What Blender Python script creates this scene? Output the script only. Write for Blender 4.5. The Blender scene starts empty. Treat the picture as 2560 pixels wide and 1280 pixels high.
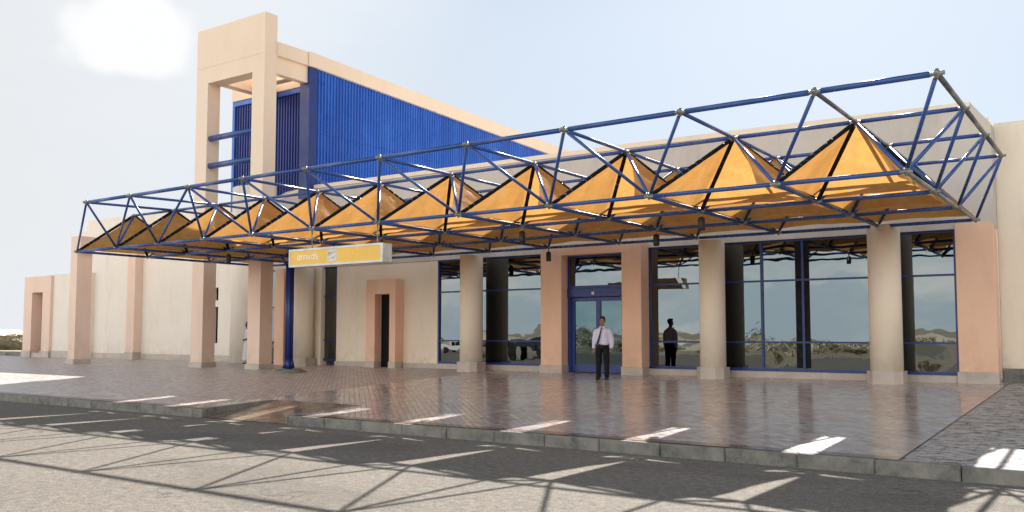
import bpy, bmesh, math, random
from mathutils import Vector, Matrix, noise as mnoise
R = math.radians
random.seed(7)
sc = bpy.context.scene
COL = sc.collection

# ------------------------------------------------------------------ camera, sky, sun, exposure
cam_d = bpy.data.cameras.new("camera"); cam = bpy.data.objects.new("camera", cam_d); COL.objects.link(cam)
cam.location = (0, 0, 1.79)
cam.rotation_euler = (math.pi/2 + 0.068, 0, 0.6090)
cam_d.sensor_width = 36.0; cam_d.lens = 36.0*2254.6/2560.0
cam_d.shift_y = 42.6/2560.0
cam_d.clip_start = 0.1; cam_d.clip_end = 6000
sc.camera = cam

SUN = Vector((-0.37, 1.38, 1.0)).normalized()
el = math.asin(SUN.z); az = math.atan2(SUN.x, SUN.y)
W = bpy.data.worlds.new("World"); sc.world = W; W.use_nodes = True
wn = W.node_tree.nodes; wl = W.node_tree.links; wn.clear()
out = wn.new('ShaderNodeOutputWorld'); bg = wn.new('ShaderNodeBackground')
sky = wn.new('ShaderNodeTexSky'); sky.sky_type = 'NISHITA'; sky.sun_disc = False
sky.sun_elevation = el; sky.sun_rotation = az
sky.air_density = 1.0; sky.dust_density = 1.2; sky.ozone_density = 1.6
bg.inputs['Strength'].default_value = 0.10
tc = wn.new('ShaderNodeTexCoord')
def wnode(t, **k):
    n = wn.new(t)
    for a, b in k.items(): setattr(n, a, b)
    return n
def wmath(op, a, b=None, clamp=False):
    n = wn.new('ShaderNodeMath'); n.operation = op; n.use_clamp = clamp
    for i, v in enumerate((a, b)):
        if v is None: continue
        if isinstance(v, (int, float)): n.inputs[i].default_value = v
        else: wl.new(v, n.inputs[i])
    return n.outputs[0]
def dot_dir(vec):
    n = wn.new('ShaderNodeVectorMath'); n.operation = 'DOT_PRODUCT'
    wl.new(tc.outputs['Generated'], n.inputs[0]); n.inputs[1].default_value = vec
    return n.outputs['Value']
# directions of real cloud: a thin white veil low in the north-west and one small cumulus
veil_dir = Vector((-0.93, 0.30, 0.18)).normalized()
v = wnode('ShaderNodeMapRange'); v.clamp = True
v.inputs['From Min'].default_value = 0.78; v.inputs['From Max'].default_value = 1.0
wl.new(dot_dir(veil_dir), v.inputs['Value'])
nz = wnode('ShaderNodeTexNoise'); nz.inputs['Scale'].default_value = 3.5; nz.inputs['Detail'].default_value = 7
mp = wnode('ShaderNodeMapping'); mp.inputs['Scale'].default_value = (1, 1, 2.4)
wl.new(tc.outputs['Generated'], mp.inputs['Vector']); wl.new(mp.outputs[0], nz.inputs['Vector'])
thin = wnode('ShaderNodeMapRange'); thin.inputs['From Min'].default_value = 0.3; thin.inputs['From Max'].default_value = 0.75
thin.inputs['To Min'].default_value = 0.25; thin.inputs['To Max'].default_value = 0.6
wl.new(nz.outputs['Fac'], thin.inputs['Value'])
upn = wnode('ShaderNodeMapRange'); upn.inputs['From Min'].default_value = 0.30; upn.inputs['From Max'].default_value = 0.60
wl.new(dot_dir(Vector((0, 0, 1))), upn.inputs['Value']); upz_s = upn.outputs[0]
veil = wmath('ADD', wmath('MULTIPLY', v.outputs[0], 0.95), wmath('MULTIPLY', thin.outputs[0], wmath('SUBTRACT', 0.16, wmath('MULTIPLY', upz_s, 0.16))), True)
puff_dir = Vector((-0.812, 0.507, 0.292)).normalized()
nz2 = wnode('ShaderNodeTexNoise'); nz2.inputs['Scale'].default_value = 9; nz2.inputs['Detail'].default_value = 6
wl.new(tc.outputs['Generated'], nz2.inputs['Vector'])
sub = wnode('ShaderNodeVectorMath'); sub.operation = 'SUBTRACT'; wl.new(tc.outputs['Generated'], sub.inputs[0]); sub.inputs[1].default_value = puff_dir
scl = wnode('ShaderNodeVectorMath'); scl.operation = 'MULTIPLY'; wl.new(sub.outputs[0], scl.inputs[0]); scl.inputs[1].default_value = (1, 1, 1.55)
ln = wnode('ShaderNodeVectorMath'); ln.operation = 'LENGTH'; wl.new(scl.outputs[0], ln.inputs[0])
pf = wmath('ADD', ln.outputs['Value'], wmath('MULTIPLY', wmath('SUBTRACT', nz2.outputs['Fac'], 0.5), 0.12))
pm = wnode('ShaderNodeMapRange'); pm.interpolation_type = 'SMOOTHSTEP'; pm.inputs['From Min'].default_value = 0.074; pm.inputs['From Max'].default_value = 0.048
wl.new(pf, pm.inputs['Value'])
cl = wmath('MAXIMUM', veil, pm.outputs[0])
mix = wnode('ShaderNodeMix', data_type='RGBA')
# thin high haze evens the whole sky out; made brighter behind the camera, as added fill for the shaded walls
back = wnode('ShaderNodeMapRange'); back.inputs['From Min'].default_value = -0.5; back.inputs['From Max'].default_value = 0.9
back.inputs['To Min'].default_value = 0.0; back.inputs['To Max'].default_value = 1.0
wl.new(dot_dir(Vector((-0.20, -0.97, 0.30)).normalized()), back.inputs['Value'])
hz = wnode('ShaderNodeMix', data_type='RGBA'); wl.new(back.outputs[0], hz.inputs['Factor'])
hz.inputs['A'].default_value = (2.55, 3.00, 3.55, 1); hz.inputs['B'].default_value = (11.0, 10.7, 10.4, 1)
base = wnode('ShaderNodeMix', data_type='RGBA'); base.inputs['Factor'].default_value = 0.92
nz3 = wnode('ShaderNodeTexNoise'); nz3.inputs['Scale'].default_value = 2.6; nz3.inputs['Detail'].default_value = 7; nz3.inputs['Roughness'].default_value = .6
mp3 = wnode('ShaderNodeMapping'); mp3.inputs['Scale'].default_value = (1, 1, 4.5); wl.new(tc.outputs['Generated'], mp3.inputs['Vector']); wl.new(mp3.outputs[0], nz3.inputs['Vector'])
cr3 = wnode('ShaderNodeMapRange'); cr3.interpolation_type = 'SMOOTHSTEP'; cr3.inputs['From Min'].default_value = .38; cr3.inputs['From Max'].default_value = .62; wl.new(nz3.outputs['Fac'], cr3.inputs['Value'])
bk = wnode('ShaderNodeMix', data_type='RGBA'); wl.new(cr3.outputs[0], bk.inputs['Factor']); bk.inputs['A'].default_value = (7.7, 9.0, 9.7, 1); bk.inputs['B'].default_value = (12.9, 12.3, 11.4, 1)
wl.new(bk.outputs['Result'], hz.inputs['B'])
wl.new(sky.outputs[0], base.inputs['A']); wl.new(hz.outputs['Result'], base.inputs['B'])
# haze kept low; overhead dimmed to deepen the shade on the ground
upz = wnode('ShaderNodeMapRange'); upz.interpolation_type = 'SMOOTHSTEP'; upz.inputs['From Min'].default_value = 0.30; upz.inputs['From Max'].default_value = 0.80
wl.new(dot_dir(Vector((0, 0, 1))), upz.inputs['Value'])
zen = wnode('ShaderNodeMix', data_type='RGBA'); wl.new(upz.outputs[0], zen.inputs['Factor'])
wl.new(base.outputs['Result'], zen.inputs['A']); zen.inputs['B'].default_value = (.5, .72, 1.15, 1)
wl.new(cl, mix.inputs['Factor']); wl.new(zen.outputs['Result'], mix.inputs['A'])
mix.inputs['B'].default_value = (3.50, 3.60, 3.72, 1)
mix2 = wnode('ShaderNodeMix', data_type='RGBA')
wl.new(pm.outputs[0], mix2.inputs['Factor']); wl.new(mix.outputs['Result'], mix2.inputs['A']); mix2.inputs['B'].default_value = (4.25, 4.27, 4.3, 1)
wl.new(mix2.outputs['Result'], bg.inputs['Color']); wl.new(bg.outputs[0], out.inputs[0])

sd = bpy.data.lights.new("sun", 'SUN'); sd.energy = 5.0; sd.angle = R(0.5); sd.color = (1.0, 0.955, 0.89)
so = bpy.data.objects.new("sun", sd); COL.objects.link(so)
so.rotation_euler = SUN.to_track_quat('Z', 'Y').to_euler(); so.location = (0, 0, 40)
sc.view_settings.view_transform = 'Standard'; sc.view_settings.look = 'None'
sc.view_settings.exposure = 1.22; sc.view_settings.gamma = 1.0
sc.view_settings.use_curve_mapping = False
sc.cycles.max_bounces = 8

# ------------------------------------------------------------------ helpers
def tag(o, label=None, cat=None, group=None, kind=None):
    if label: o['label'] = label
    if cat: o['category'] = cat
    if group: o['group'] = group
    if kind: o['kind'] = kind
    return o
def empty(name, loc, label, cat, group=None, rz=0):
    o = bpy.data.objects.new(name, None); COL.objects.link(o); o.empty_display_size = .2
    o.location = loc; o.rotation_euler = (0, 0, rz)
    return tag(o, label, cat, group)
bpy.context.view_layer.update()
def build(bm, name, mat, parent=None, smooth=False):
    """link bm (world coordinates) as one object; child meshes are kept in world coordinates"""
    me = bpy.data.meshes.new(name)
    bmesh.ops.recalc_face_normals(bm, faces=bm.faces)
    bm.to_mesh(me); bm.free()
    if smooth:
        for p in me.polygons: p.use_smooth = True
    for m in (mat if isinstance(mat, (list, tuple)) else [mat]): me.materials.append(m)
    o = bpy.data.objects.new(name, me); COL.objects.link(o)
    if parent:
        o.parent = parent; o.matrix_parent_inverse = world_of(parent).inverted()
    return o
def world_of(o):
    m = o.matrix_basis.copy()
    if o.parent: m = world_of(o.parent) @ o.matrix_parent_inverse @ m
    return m
def build_local(bm, name, mat, parent, smooth=False):
    me = bpy.data.meshes.new(name); bmesh.ops.recalc_face_normals(bm, faces=bm.faces)
    bm.to_mesh(me); bm.free()
    if smooth:
        for p in me.polygons: p.use_smooth = True
    for m in (mat if isinstance(mat, (list, tuple)) else [mat]): me.materials.append(m)
    o = bpy.data.objects.new(name, me); COL.objects.link(o); o.parent = parent
    return o
def box(bm, x0, x1, y0, y1, z0, z1, bev=0.0, mi=0):
    vs = [bm.verts.new((x, y, z)) for x in (x0, x1) for y in (y0, y1) for z in (z0, z1)]
    F = [(0,1,3,2),(4,6,7,5),(0,4,5,1),(2,3,7,6),(0,2,6,4),(1,5,7,3)]
    fs = [bm.faces.new([vs[i] for i in f]) for f in F]
    for f in fs: f.material_index = mi
    if bev:
        es = list({e for f in fs for e in f.edges})
        r = bmesh.ops.bevel(bm, geom=es, offset=bev, segments=1, profile=.5, affect='EDGES')
        for f in r['faces']: f.material_index = mi
    return fs
def prism(bm, pts, axis, a, b, mi=0):
    """polygon pts (2-D) extruded along axis from a to b"""
    def P(p, t):
        if axis == 'Y': return (p[0], t, p[1])
        if axis == 'X': return (t, p[0], p[1])
        return (p[0], p[1], t)
    va = [bm.verts.new(P(p, a)) for p in pts]; vb = [bm.verts.new(P(p, b)) for p in pts]
    bm.faces.new(va).material_index = mi; bm.faces.new(list(reversed(vb))).material_index = mi
    n = len(pts)
    for i in range(n):
        bm.faces.new((va[i], vb[i], vb[(i+1) % n], va[(i+1) % n])).material_index = mi
def tube(bm, p, q, r, seg=8, r2=None, caps=True, mi=0):
    p = Vector(p); q = Vector(q); d = (q-p).normalized()
    a = d.orthogonal().normalized(); b = d.cross(a); r2 = r if r2 is None else r2
    A = [bm.verts.new(p + (a*math.cos(t)+b*math.sin(t))*r) for t in [2*math.pi*i/seg for i in range(seg)]]
    B = [bm.verts.new(q + (a*math.cos(t)+b*math.sin(t))*r2) for t in [2*math.pi*i/seg for i in range(seg)]]
    for i in range(seg):
        f = bm.faces.new((A[i], A[(i+1) % seg], B[(i+1) % seg], B[i])); f.smooth = True; f.material_index = mi
    if caps: bm.faces.new(list(reversed(A))).material_index = mi; bm.faces.new(B).material_index = mi
def lathe(bm, cx, cy, prof, seg=32, a0=0, a1=2*math.pi, mi=0):
    full = abs(a1-a0-2*math.pi) < 1e-6
    n = seg if full else seg+1
    rings = []
    for (r, z) in prof:
        rings.append([bm.verts.new((cx+r*math.cos(a0+(a1-a0)*i/seg), cy+r*math.sin(a0+(a1-a0)*i/seg), z)) for i in range(n)])
    for k in range(len(rings)-1):
        for i in range(seg):
            j = (i+1) % n
            f = bm.faces.new((rings[k][i], rings[k][j], rings[k+1][j], rings[k+1][i])); f.material_index = mi; f.smooth = True
    if full:
        if prof[0][0] > 1e-4: bm.faces.new(list(reversed(rings[0])))
        if prof[-1][0] > 1e-4: bm.faces.new(rings[-1])
def BM(): return bmesh.new()

# ------------------------------------------------------------------ materials
class NT:
    def __init__(s, name):
        s.m = bpy.data.materials.new(name); s.m.use_nodes = True
        s.t = s.m.node_tree; s.n = s.t.nodes; s.l = s.t.links
        s.b = s.n['Principled BSDF']; s.o = s.n['Material Output']
        s.tc = s.n.new('ShaderNodeTexCoord'); s.geo = s.n.new('ShaderNodeNewGeometry')
        s.pos = s.geo.outputs['Position']
    def noise(s, scale, detail=5, rough=.55, vec=None, stretch=None):
        n = s.n.new('ShaderNodeTexNoise'); n.inputs['Scale'].default_value = scale; n.inputs['Detail'].default_value = detail; n.inputs['Roughness'].default_value = rough
        v = vec or s.pos
        if stretch:
            m = s.n.new('ShaderNodeMapping'); m.inputs['Scale'].default_value = stretch; s.l.new(v, m.inputs['Vector']); v = m.outputs[0]
        s.l.new(v, n.inputs['Vector']); return n.outputs['Fac']
    def ramp(s, fac, stops):
        n = s.n.new('ShaderNodeValToRGB'); e = n.color_ramp.elements
        while len(e) < len(stops): e.new(.5)
        for k, (p, c) in enumerate(stops):
            e[k].position = p; e[k].color = (*c, 1) if len(c) == 3 else c
        s.l.new(fac, n.inputs['Fac']); return n.outputs['Color']
    def mr(s, fac, a, b, c=0, d=1, smooth=False):
        n = s.n.new('ShaderNodeMapRange'); n.inputs['From Min'].default_value = a; n.inputs['From Max'].default_value = b
        n.inputs['To Min'].default_value = c; n.inputs['To Max'].default_value = d
        if smooth: n.interpolation_type = 'SMOOTHSTEP'
        s.l.new(fac, n.inputs['Value']); return n.outputs[0]
    def mix(s, fac, a, b, mode='MIX'):
        n = s.n.new('ShaderNodeMix'); n.data_type = 'RGBA'; n.blend_type = mode
        for k, v in (('Factor', fac), ('A', a), ('B', b)):
            if isinstance(v, (int, float)): n.inputs[k].default_value = v
            elif isinstance(v, tuple): n.inputs[k].default_value = (*v, 1)
            else: s.l.new(v, n.inputs[k])
        return n.outputs['Result']
    def math(s, op, a, b=0, clamp=False):
        n = s.n.new('ShaderNodeMath'); n.operation = op; n.use_clamp = clamp
        for i, v in enumerate((a, b)):
            if isinstance(v, (int, float)): n.inputs[i].default_value = v
            else: s.l.new(v, n.inputs[i])
        return n.outputs[0]
    def sep(s, v=None):
        n = s.n.new('ShaderNodeSeparateXYZ'); s.l.new(v or s.pos, n.inputs[0]); return n.outputs
    def bump(s, h, strength=.3, dist=.01):
        n = s.n.new('ShaderNodeBump'); n.inputs['Strength'].default_value = strength; n.inputs['Distance'].default_value = dist
        s.l.new(h, n.inputs['Height']); s.l.new(n.outputs[0], s.b.inputs['Normal'])
    def set(s, **k):
        for a, v in k.items():
            a = {'color': 'Base Color', 'rough': 'Roughness', 'metal': 'Metallic', 'spec': 'Specular IOR Level', 'coat': 'Coat Weight', 'coatr': 'Coat Roughness', 'ior': 'IOR'}[a]
            if isinstance(v, (int, float)): s.b.inputs[a].default_value = v
            elif isinstance(v, tuple): s.b.inputs[a].default_value = (*v, 1)
            else: s.l.new(v, s.b.inputs[a])
        return s

def plaster(name, c, c2, stain=(.30, .22, .15), amt=.25):
    s = NT(name)
    big = s.noise(.55, 4, .6); fine = s.noise(9, 6, .7)
    col = s.mix(s.mr(big, .35, .7), c, c2)
    col = s.mix(s.math('MULTIPLY', s.mr(fine, .3, .8), .16), col, tuple(x*.72 for x in c))
    run = s.noise(.9, 6, .7, stretch=(1.6, 1.6, .5))
    col = s.mix(s.math('MULTIPLY', s.mr(run, .5, .85), amt), col, stain)
    low = s.math('MULTIPLY', s.mr(s.sep()[2], .7, 1.7, 1, 0), s.mr(s.noise(3, 5, .7), .4, .7))
    col = s.mix(s.math('MULTIPLY', low, .38), col, stain)
    s.set(color=col, rough=.88, spec=.25); s.bump(s.noise(60, 4, .7), .25, .004)
    return s.m
M = {}
M['cream'] = plaster('cream plaster', (.88, .765, .62), (.86, .73, .565))
M['cream_pale'] = plaster('pale plaster', (.85, .765, .665), (.83, .735, .62))
M['salmon'] = plaster('salmon plaster', (.86, .56, .40), (.83, .52, .36), (.33, .19, .12), .3)
M['peach'] = plaster('peach plaster', (.82, .62, .50), (.80, .585, .455), (.38, .22, .14), .25)
M['tower'] = plaster('tower plaster', (.85, .69, .54), (.83, .665, .51), (.45, .30, .18), .18)
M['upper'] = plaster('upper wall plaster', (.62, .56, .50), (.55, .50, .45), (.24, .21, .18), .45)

def stone():
    s = NT('plinth stone')
    col = s.ramp(s.noise(2.2, 6, .65), [(.3, (.40, .33, .28)), (.6, (.52, .44, .37)), (.8, (.44, .36, .31))])
    x = s.sep()
    wv = s.math('FRACT', s.math('MULTIPLY', x[0], 1/1.15))
    joint = s.mr(wv, .0, .012, 1, 0)
    col = s.mix(s.math('MULTIPLY', joint, .55), col, (.16, .13, .11))
    s.set(color=col, rough=.45, spec=.4); s.bump(s.noise(30, 3), .15, .004); return s.m
M['stone'] = stone()

def asphalt():
    s = NT('asphalt')
    base = s.ramp(s.noise(.35, 6, .6), [(.25, (.165, .145, .122)), (.5, (.215, .190, .160)), (.75, (.275, .243, .205))])
    grit = s.noise(42, 4, .85)
    col = s.mix(.6, base, s.ramp(grit, [(.36, (.035, .032, .028)), (.5, (.165, .145, .125)), (.64, (.40, .36, .31))]))
    mid = s.noise(9, 7, .85)
    col = s.mix(s.math('MULTIPLY', s.mr(mid, .50, .62), .6), col, (.34, .30, .25))
    col = s.mix(s.math('MULTIPLY', s.mr(mid, .47, .36), .65), col, (.075, .068, .062))
    # cracks
    vo = s.n.new('ShaderNodeTexVoronoi'); vo.feature = 'DISTANCE_TO_EDGE'; vo.inputs['Scale'].default_value = .42
    wv = s.n.new('ShaderNodeVectorMath'); wv.operation = 'ADD'
    nn = s.n.new('ShaderNodeTexNoise'); nn.inputs['Scale'].default_value = 1.6; nn.inputs['Detail'].default_value = 5; s.l.new(s.pos, nn.inputs['Vector'])
    s.l.new(s.pos, wv.inputs[0]); s.l.new(nn.outputs['Color'], wv.inputs[1]); s.l.new(wv.outputs[0], vo.inputs['Vector'])
    crack = s.math('MULTIPLY', s.mr(vo.outputs['Distance'], 0, .012, 1, 0), s.mr(s.noise(.5, 2), .5, .6))
    col = s.mix(s.math('MULTIPLY', crack, .6), col, (.06, .055, .05))
    pt = s.mr(s.noise(.23, 3, .5, stretch=(.6, 1.5, 1)), .56, .60)
    col = s.mix(s.math('MULTIPLY', pt, .28), col, (.10, .09, .08))
    sc_ = s.mr(s.noise(2.2, 8, .85, stretch=(.35, 2.2, 1)), .60, .70)
    col = s.mix(s.math('MULTIPLY', sc_, .35), col, (.30, .27, .23))
    # oil drips
    oil = s.mr(s.math('MULTIPLY', s.noise(1.1, 6, .8), s.noise(14, 4, .8)), .36, .43)
    col = s.mix(s.math('MULTIPLY', oil, .5), col, (.06, .055, .05))
    s.set(color=col, rough=.95, spec=.12)
    s.bump(s.math('ADD', s.math('MULTIPLY', grit, .6), s.math('MULTIPLY', mid, .8)), .5, .02); return s.m
M['asphalt'] = asphalt()

def pavers(name, glossy=True):
    s = NT(name)
    mp = s.n.new('ShaderNodeMapping'); mp.inputs['Rotation'].default_value = (0, 0, R(45 if glossy else 0))
    s.l.new(s.pos, mp.inputs['Vector'])
    wob = s.n.new('ShaderNodeTexNoise'); wob.inputs['Scale'].default_value = 9; s.l.new(s.pos, wob.inputs['Vector'])
    va = s.n.new('ShaderNodeVectorMath'); va.operation = 'MULTIPLY_ADD'
    s.l.new(wob.outputs['Color'], va.inputs[0]); va.inputs[1].default_value = (.03, .03, 0); s.l.new(mp.outputs[0], va.inputs[2])
    br = s.n.new('ShaderNodeTexBrick'); s.l.new(va.outputs[0], br.inputs['Vector'])
    br.inputs['Scale'].default_value = 1.0; br.inputs['Brick Width'].default_value = .24; br.inputs['Row Height'].default_value = .12
    br.inputs['Mortar Size'].default_value = .006; br.inputs['Mortar Smooth'].default_value = .3; br.inputs['Bias'].default_value = 0
    br.inputs['Color1'].default_value = (0, 0, 0, 1); br.inputs['Color2'].default_value = (1, 1, 1, 1); br.inputs['Mortar'].default_value = (.5, .5, .5, 1)
    tone = s.n.new('ShaderNodeSeparateColor'); s.l.new(br.outputs['Color'], tone.inputs[0])
    mort = br.outputs['Fac']
    col = s.ramp(tone.outputs[0], [(0, (.38, .295, .27)), (.5, (.50, .42, .39)), (1, (.62, .56, .52))])
    big = s.noise(.7, 6, .65)
    col = s.mix(s.mr(big, .4, .72, 0, .6), col, (.56, .50, .465))
    col = s.mix(s.mr(s.noise(3.3, 6, .7), .5, .8, 0, .5), col, (.32, .26, .24))
    X = s.sep()
    if glossy:
        # border course along the kerb
        bd = s.mr(X[1], 12.62, 12.66, 1, 0)
        col = s.mix(s.math('MULTIPLY', bd, .8), col, (.20, .12, .11))
        col = s.mix(s.math('MULTIPLY', mort, .75), col, (.085, .065, .06))
        # polished in front of the doors, worn matt further west
        pol = s.mr(s.math('ADD', X[0], s.math('MULTIPLY', s.noise(.8, 3), .3)), -17.2, -17.1, 0, 1)
        rg = s.math('ADD', s.mr(s.noise(2.4, 5, .7), .3, .75, .10, .30), s.math('MULTIPLY', mort, .2))
        rg = s.math('ADD', rg, s.math('MULTIPLY', s.math('SUBTRACT', 1.0, pol), .22))
        s.set(color=col, rough=rg, spec=.7)
        h = s.math('ADD', s.math('ADD', s.math('MULTIPLY', mort, -1), s.math('MULTIPLY', s.noise(5, 3), .3)), s.math('MULTIPLY', tone.outputs[0], .25))
        s.bump(h, .7, .004)
    else:
        col = s.mix(s.math('MULTIPLY', mort, .9), col, (.04, .036, .033))
        col = s.mix(s.mr(s.noise(3, 7, .8, stretch=(3, .8, 1)), .38, .52, 0, .85), col, (.52, .49, .46))
        col = s.mix(s.mr(s.noise(4, 7, .85, stretch=(1, 2.5, 1)), .50, .57, 0, .92), col, (.055, .048, .044))
        s.set(color=col, rough=.8); s.bump(s.math('ADD', s.math('MULTIPLY', mort, -1.2), s.noise(12, 5, .8)), .9, .02)
    return s.m
M['pavers'] = pavers('polished red pavers'); M['apron'] = pavers('rough pavers', False)

def kerbm():
    s = NT('kerb concrete')
    col = s.ramp(s.noise(3.2, 7, .7), [(.3, (.085, .08, .07)), (.5, (.20, .185, .158)), (.75, (.31, .28, .24))])
    s.set(color=col, rough=.85); s.bump(s.noise(25, 5, .7), .6, .01); return s.m
M['kerb'] = kerbm()
def rampm():
    s = NT('wet ramp concrete')
    col = s.ramp(s.noise(2.6, 6, .65), [(.3, (.15, .105, .075)), (.6, (.25, .185, .135)), (.8, (.31, .24, .18))])
    s.set(color=col, rough=s.mr(s.noise(2, 4), .35, .65, .05, .35), spec=.7); s.bump(s.noise(6, 4), .2, .01); return s.m
M['ramp'] = rampm()
def sandm(name='dry sand', k=1.0):
    s = NT(name)
    col = s.ramp(s.noise(.12, 8, .65), [(.3, (.25, .19, .13)), (.5, (.36, .285, .20)), (.7, (.46, .375, .275))])
    col = s.mix(s.mr(s.noise(1.4, 8, .75), .52, .68, 0, .65/k), col, (.20*k, .155*k, .09*k))
    s.set(color=col, rough=.95); s.bump(s.noise(2.5, 8, .7), .7, .12); return s.m
M['sand'] = sandm()
def paint(name, c, rough=.35, spec=.5, var=.15, metal=0):
    s = NT(name)
    col = s.mix(s.mr(s.noise(3, 5, .7), .35, .75, 0, 1), c, tuple(x*(1-var*2) for x in c))
    s.set(color=col, rough=s.mr(s.noise(11, 4), .3, .7, rough*.8, rough*1.3), spec=spec, metal=metal); return s.m
M['blue'] = paint('blue painted steel', (.019, .078, .29), .28, .6)
M['blue_frame'] = paint('blue window frame', (.014, .036, .20), .35)
M['blue_clad'] = paint('blue corrugated sheet', (.018, .095, .62), .32, .55, .08)
def clad():
    s = NT('blue corrugated sheet'); X = s.sep()
    lap = s.mr(s.math('FRACT', s.math('MULTIPLY', X[1], 1/1.32)), 0, .02, 1, 0)
    hl = s.mr(s.math('ABSOLUTE', s.math('SUBTRACT', X[2], 9.6)), 0, .03, 1, 0)
    c = s.ramp(s.noise(.5, 5, .7, stretch=(1, 1.6, .35)), [(.3, (.014, .075, .38)), (.5, (.020, .11, .50)), (.72, (.04, .17, .60))])
    sid = s.n.new('ShaderNodeTexWhiteNoise'); sid.noise_dimensions = '1D'; s.l.new(s.math('FLOOR', s.math('MULTIPLY', X[1], 1/1.32)), sid.inputs['W'])
    c = s.mix(s.math('MULTIPLY', sid.outputs['Value'], .28), c, (.012, .06, .30))
    c = s.mix(s.math('MULTIPLY', s.math('MAXIMUM', lap, hl), .5), c, (.008, .03, .25))
    s.set(color=c, rough=s.mr(s.noise(2, 4), .3, .7, .22, .45), spec=.6); s.bump(s.noise(2.5, 3), .35, .02); return s.m
M['blue_clad'] = clad()
M['blue_shaded'] = paint('shaded blue corrugated sheet', (.012, .030, .22), .4, .5)  # same blue sheet, with the shade of the front face put into the colour
M['galv'] = paint('galvanised steel', (.33, .34, .32), .42, .5, .25, .6)
M['greytube'] = paint('grey tube', (.11, .125, .12), .32, .6, .2)  # grey instead of blue, for the easternmost top tubes running in depth
M['white_metal'] = paint('white enamel', (.74, .72, .68), .4)
M['black'] = paint('black enamel', (.012, .012, .013), .4)
M['lace'] = paint('black lacing sleeve', (.018, .016, .016), .85, .1)
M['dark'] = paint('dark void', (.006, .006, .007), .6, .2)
M['sign_yellow'] = paint('yellow sign face', (.86, .50, .055), .35, .5, .04)
M['ink'] = paint('sign ink', (.33, .20, .10), .5)
M['brick'] = paint('old brick', (.36, .13, .07), .8)

def glass(name, tint):
    s = NT(name)
    s.set(color=tint, metal=1.0, rough=.012)
    n = s.noise(1.1, 2, .4); s.bump(n, .16, .02)
    return s.m
M['glass'] = glass('reflective tinted glass', (.142, .158, .162))
M['glass_door'] = glass('door glass', (.075, .105, .112))

def fabric():
    s = NT('orange membrane')
    X = s.noise(1.4, 5, .65); f = s.noise(4, 5, .65, stretch=(1, 1, 1.4))
    c = s.ramp(X, [(.3, (.50, .25, .07)), (.55, (.60, .32, .10)), (.8, (.62, .38, .16))])
    c = s.mix(s.math('MULTIPLY', s.mr(f, .45, .75), .55), c, (.34, .17, .06))
    c = s.mix(s.math('MULTIPLY', s.mr(s.noise(2.6, 6, .75, stretch=(1, 1, .5)), .52, .7), .45), c, (.66, .46, .26))
    d = s.n.new('ShaderNodeBsdfDiffuse'); t = s.n.new('ShaderNodeBsdfTranslucent'); g = s.n.new('ShaderNodeBsdfGlossy')
    s.l.new(c, d.inputs[0]); s.l.new(s.mix(.45, c, (.80, .40, .10)), t.inputs[0]); g.inputs['Roughness'].default_value = .45; g.inputs[0].default_value = (.8, .8, .8, 1)
    bm_ = s.n.new('ShaderNodeBump'); bm_.inputs['Strength'].default_value = .55; bm_.inputs['Distance'].default_value = .04; s.l.new(s.noise(3.0, 2, .5), bm_.inputs['Height'])
    for q in (d, t, g): s.l.new(bm_.outputs[0], q.inputs['Normal'])
    a = s.n.new('ShaderNodeMixShader'); a.inputs[0].default_value = .40; s.l.new(d.outputs[0], a.inputs[1]); s.l.new(t.outputs[0], a.inputs[2])
    b = s.n.new('ShaderNodeMixShader'); b.inputs[0].default_value = .015; s.l.new(a.outputs[0], b.inputs[1]); s.l.new(g.outputs[0], b.inputs[2])
    s.l.new(b.outputs[0], s.o.inputs[0]); return s.m
M['fabric'] = fabric()
def leafm(name, c1, c2):
    s = NT(name)
    o = s.n.new('ShaderNodeObjectInfo')
    c = s.mix(s.mr(s.noise(3, 4), .3, .7), c1, c2)
    s.set(color=c, rough=.7); return s.m
M['leaf'] = leafm('dry scrub leaves', (.14, .125, .075), (.25, .21, .135))
M['leaf2'] = leafm('green scrub leaves', (.07, .075, .035), (.28, .23, .13))
M['straw'] = leafm('dry grass', (.40, .28, .13), (.28, .18, .08))
M['bark'] = paint('bark', (.14, .10, .07), .9)

# ------------------------------------------------------------------ ground, road, paving
YK = 12.4; SL = .0382; YF = 24.0
def zp(y): return .19 + (y-YK)*SL
def sheet(name, pts, mat, kind='structure', cuts=0):
    bm = BM(); bm.faces.new([bm.verts.new(p) for p in pts])
    if cuts: bmesh.ops.subdivide_edges(bm, edges=bm.edges, cuts=cuts, use_grid_fill=True)
    o = build(bm, name, mat); tag(o, kind=kind); return o
# rolling sand out to the horizon (fine near, coarse far), lying below the road sheet
bm = BM()
def gh(x, y):
    r = math.hypot(x, y)
    h = -.06
    if y > 26 or x < -60 or y < -24:
        k = min(1, max(0, (r-45)/120))
        h += k*1.3*(mnoise.noise(Vector((x*.02, y*.02, 0)))) - k*.5
        k2 = min(1, max(0, (r-260)/300)); h += k2*9*max(0, mnoise.noise(Vector((x*.0035, y*.0035, 4)))+.25)
    return h
N = 90
ax = [math.copysign(abs(t)**2.6, t)*3000 for t in [i/N*2-1 for i in range(N+1)]]
gv = [[bm.verts.new((x, y, gh(x, y))) for y in ax] for x in ax]
for i in range(N):
    for j in range(N): bm.faces.new((gv[i][j], gv[i+1][j], gv[i+1][j+1], gv[i][j+1]))
tag(build(bm, 'sand_ground', M['sand'], smooth=True), kind='structure')
sheet('road', [(-160, -19, 0), (60, -19, 0), (60, YK, 0), (-160, YK, 0)], M['asphalt'], cuts=3)
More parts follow.
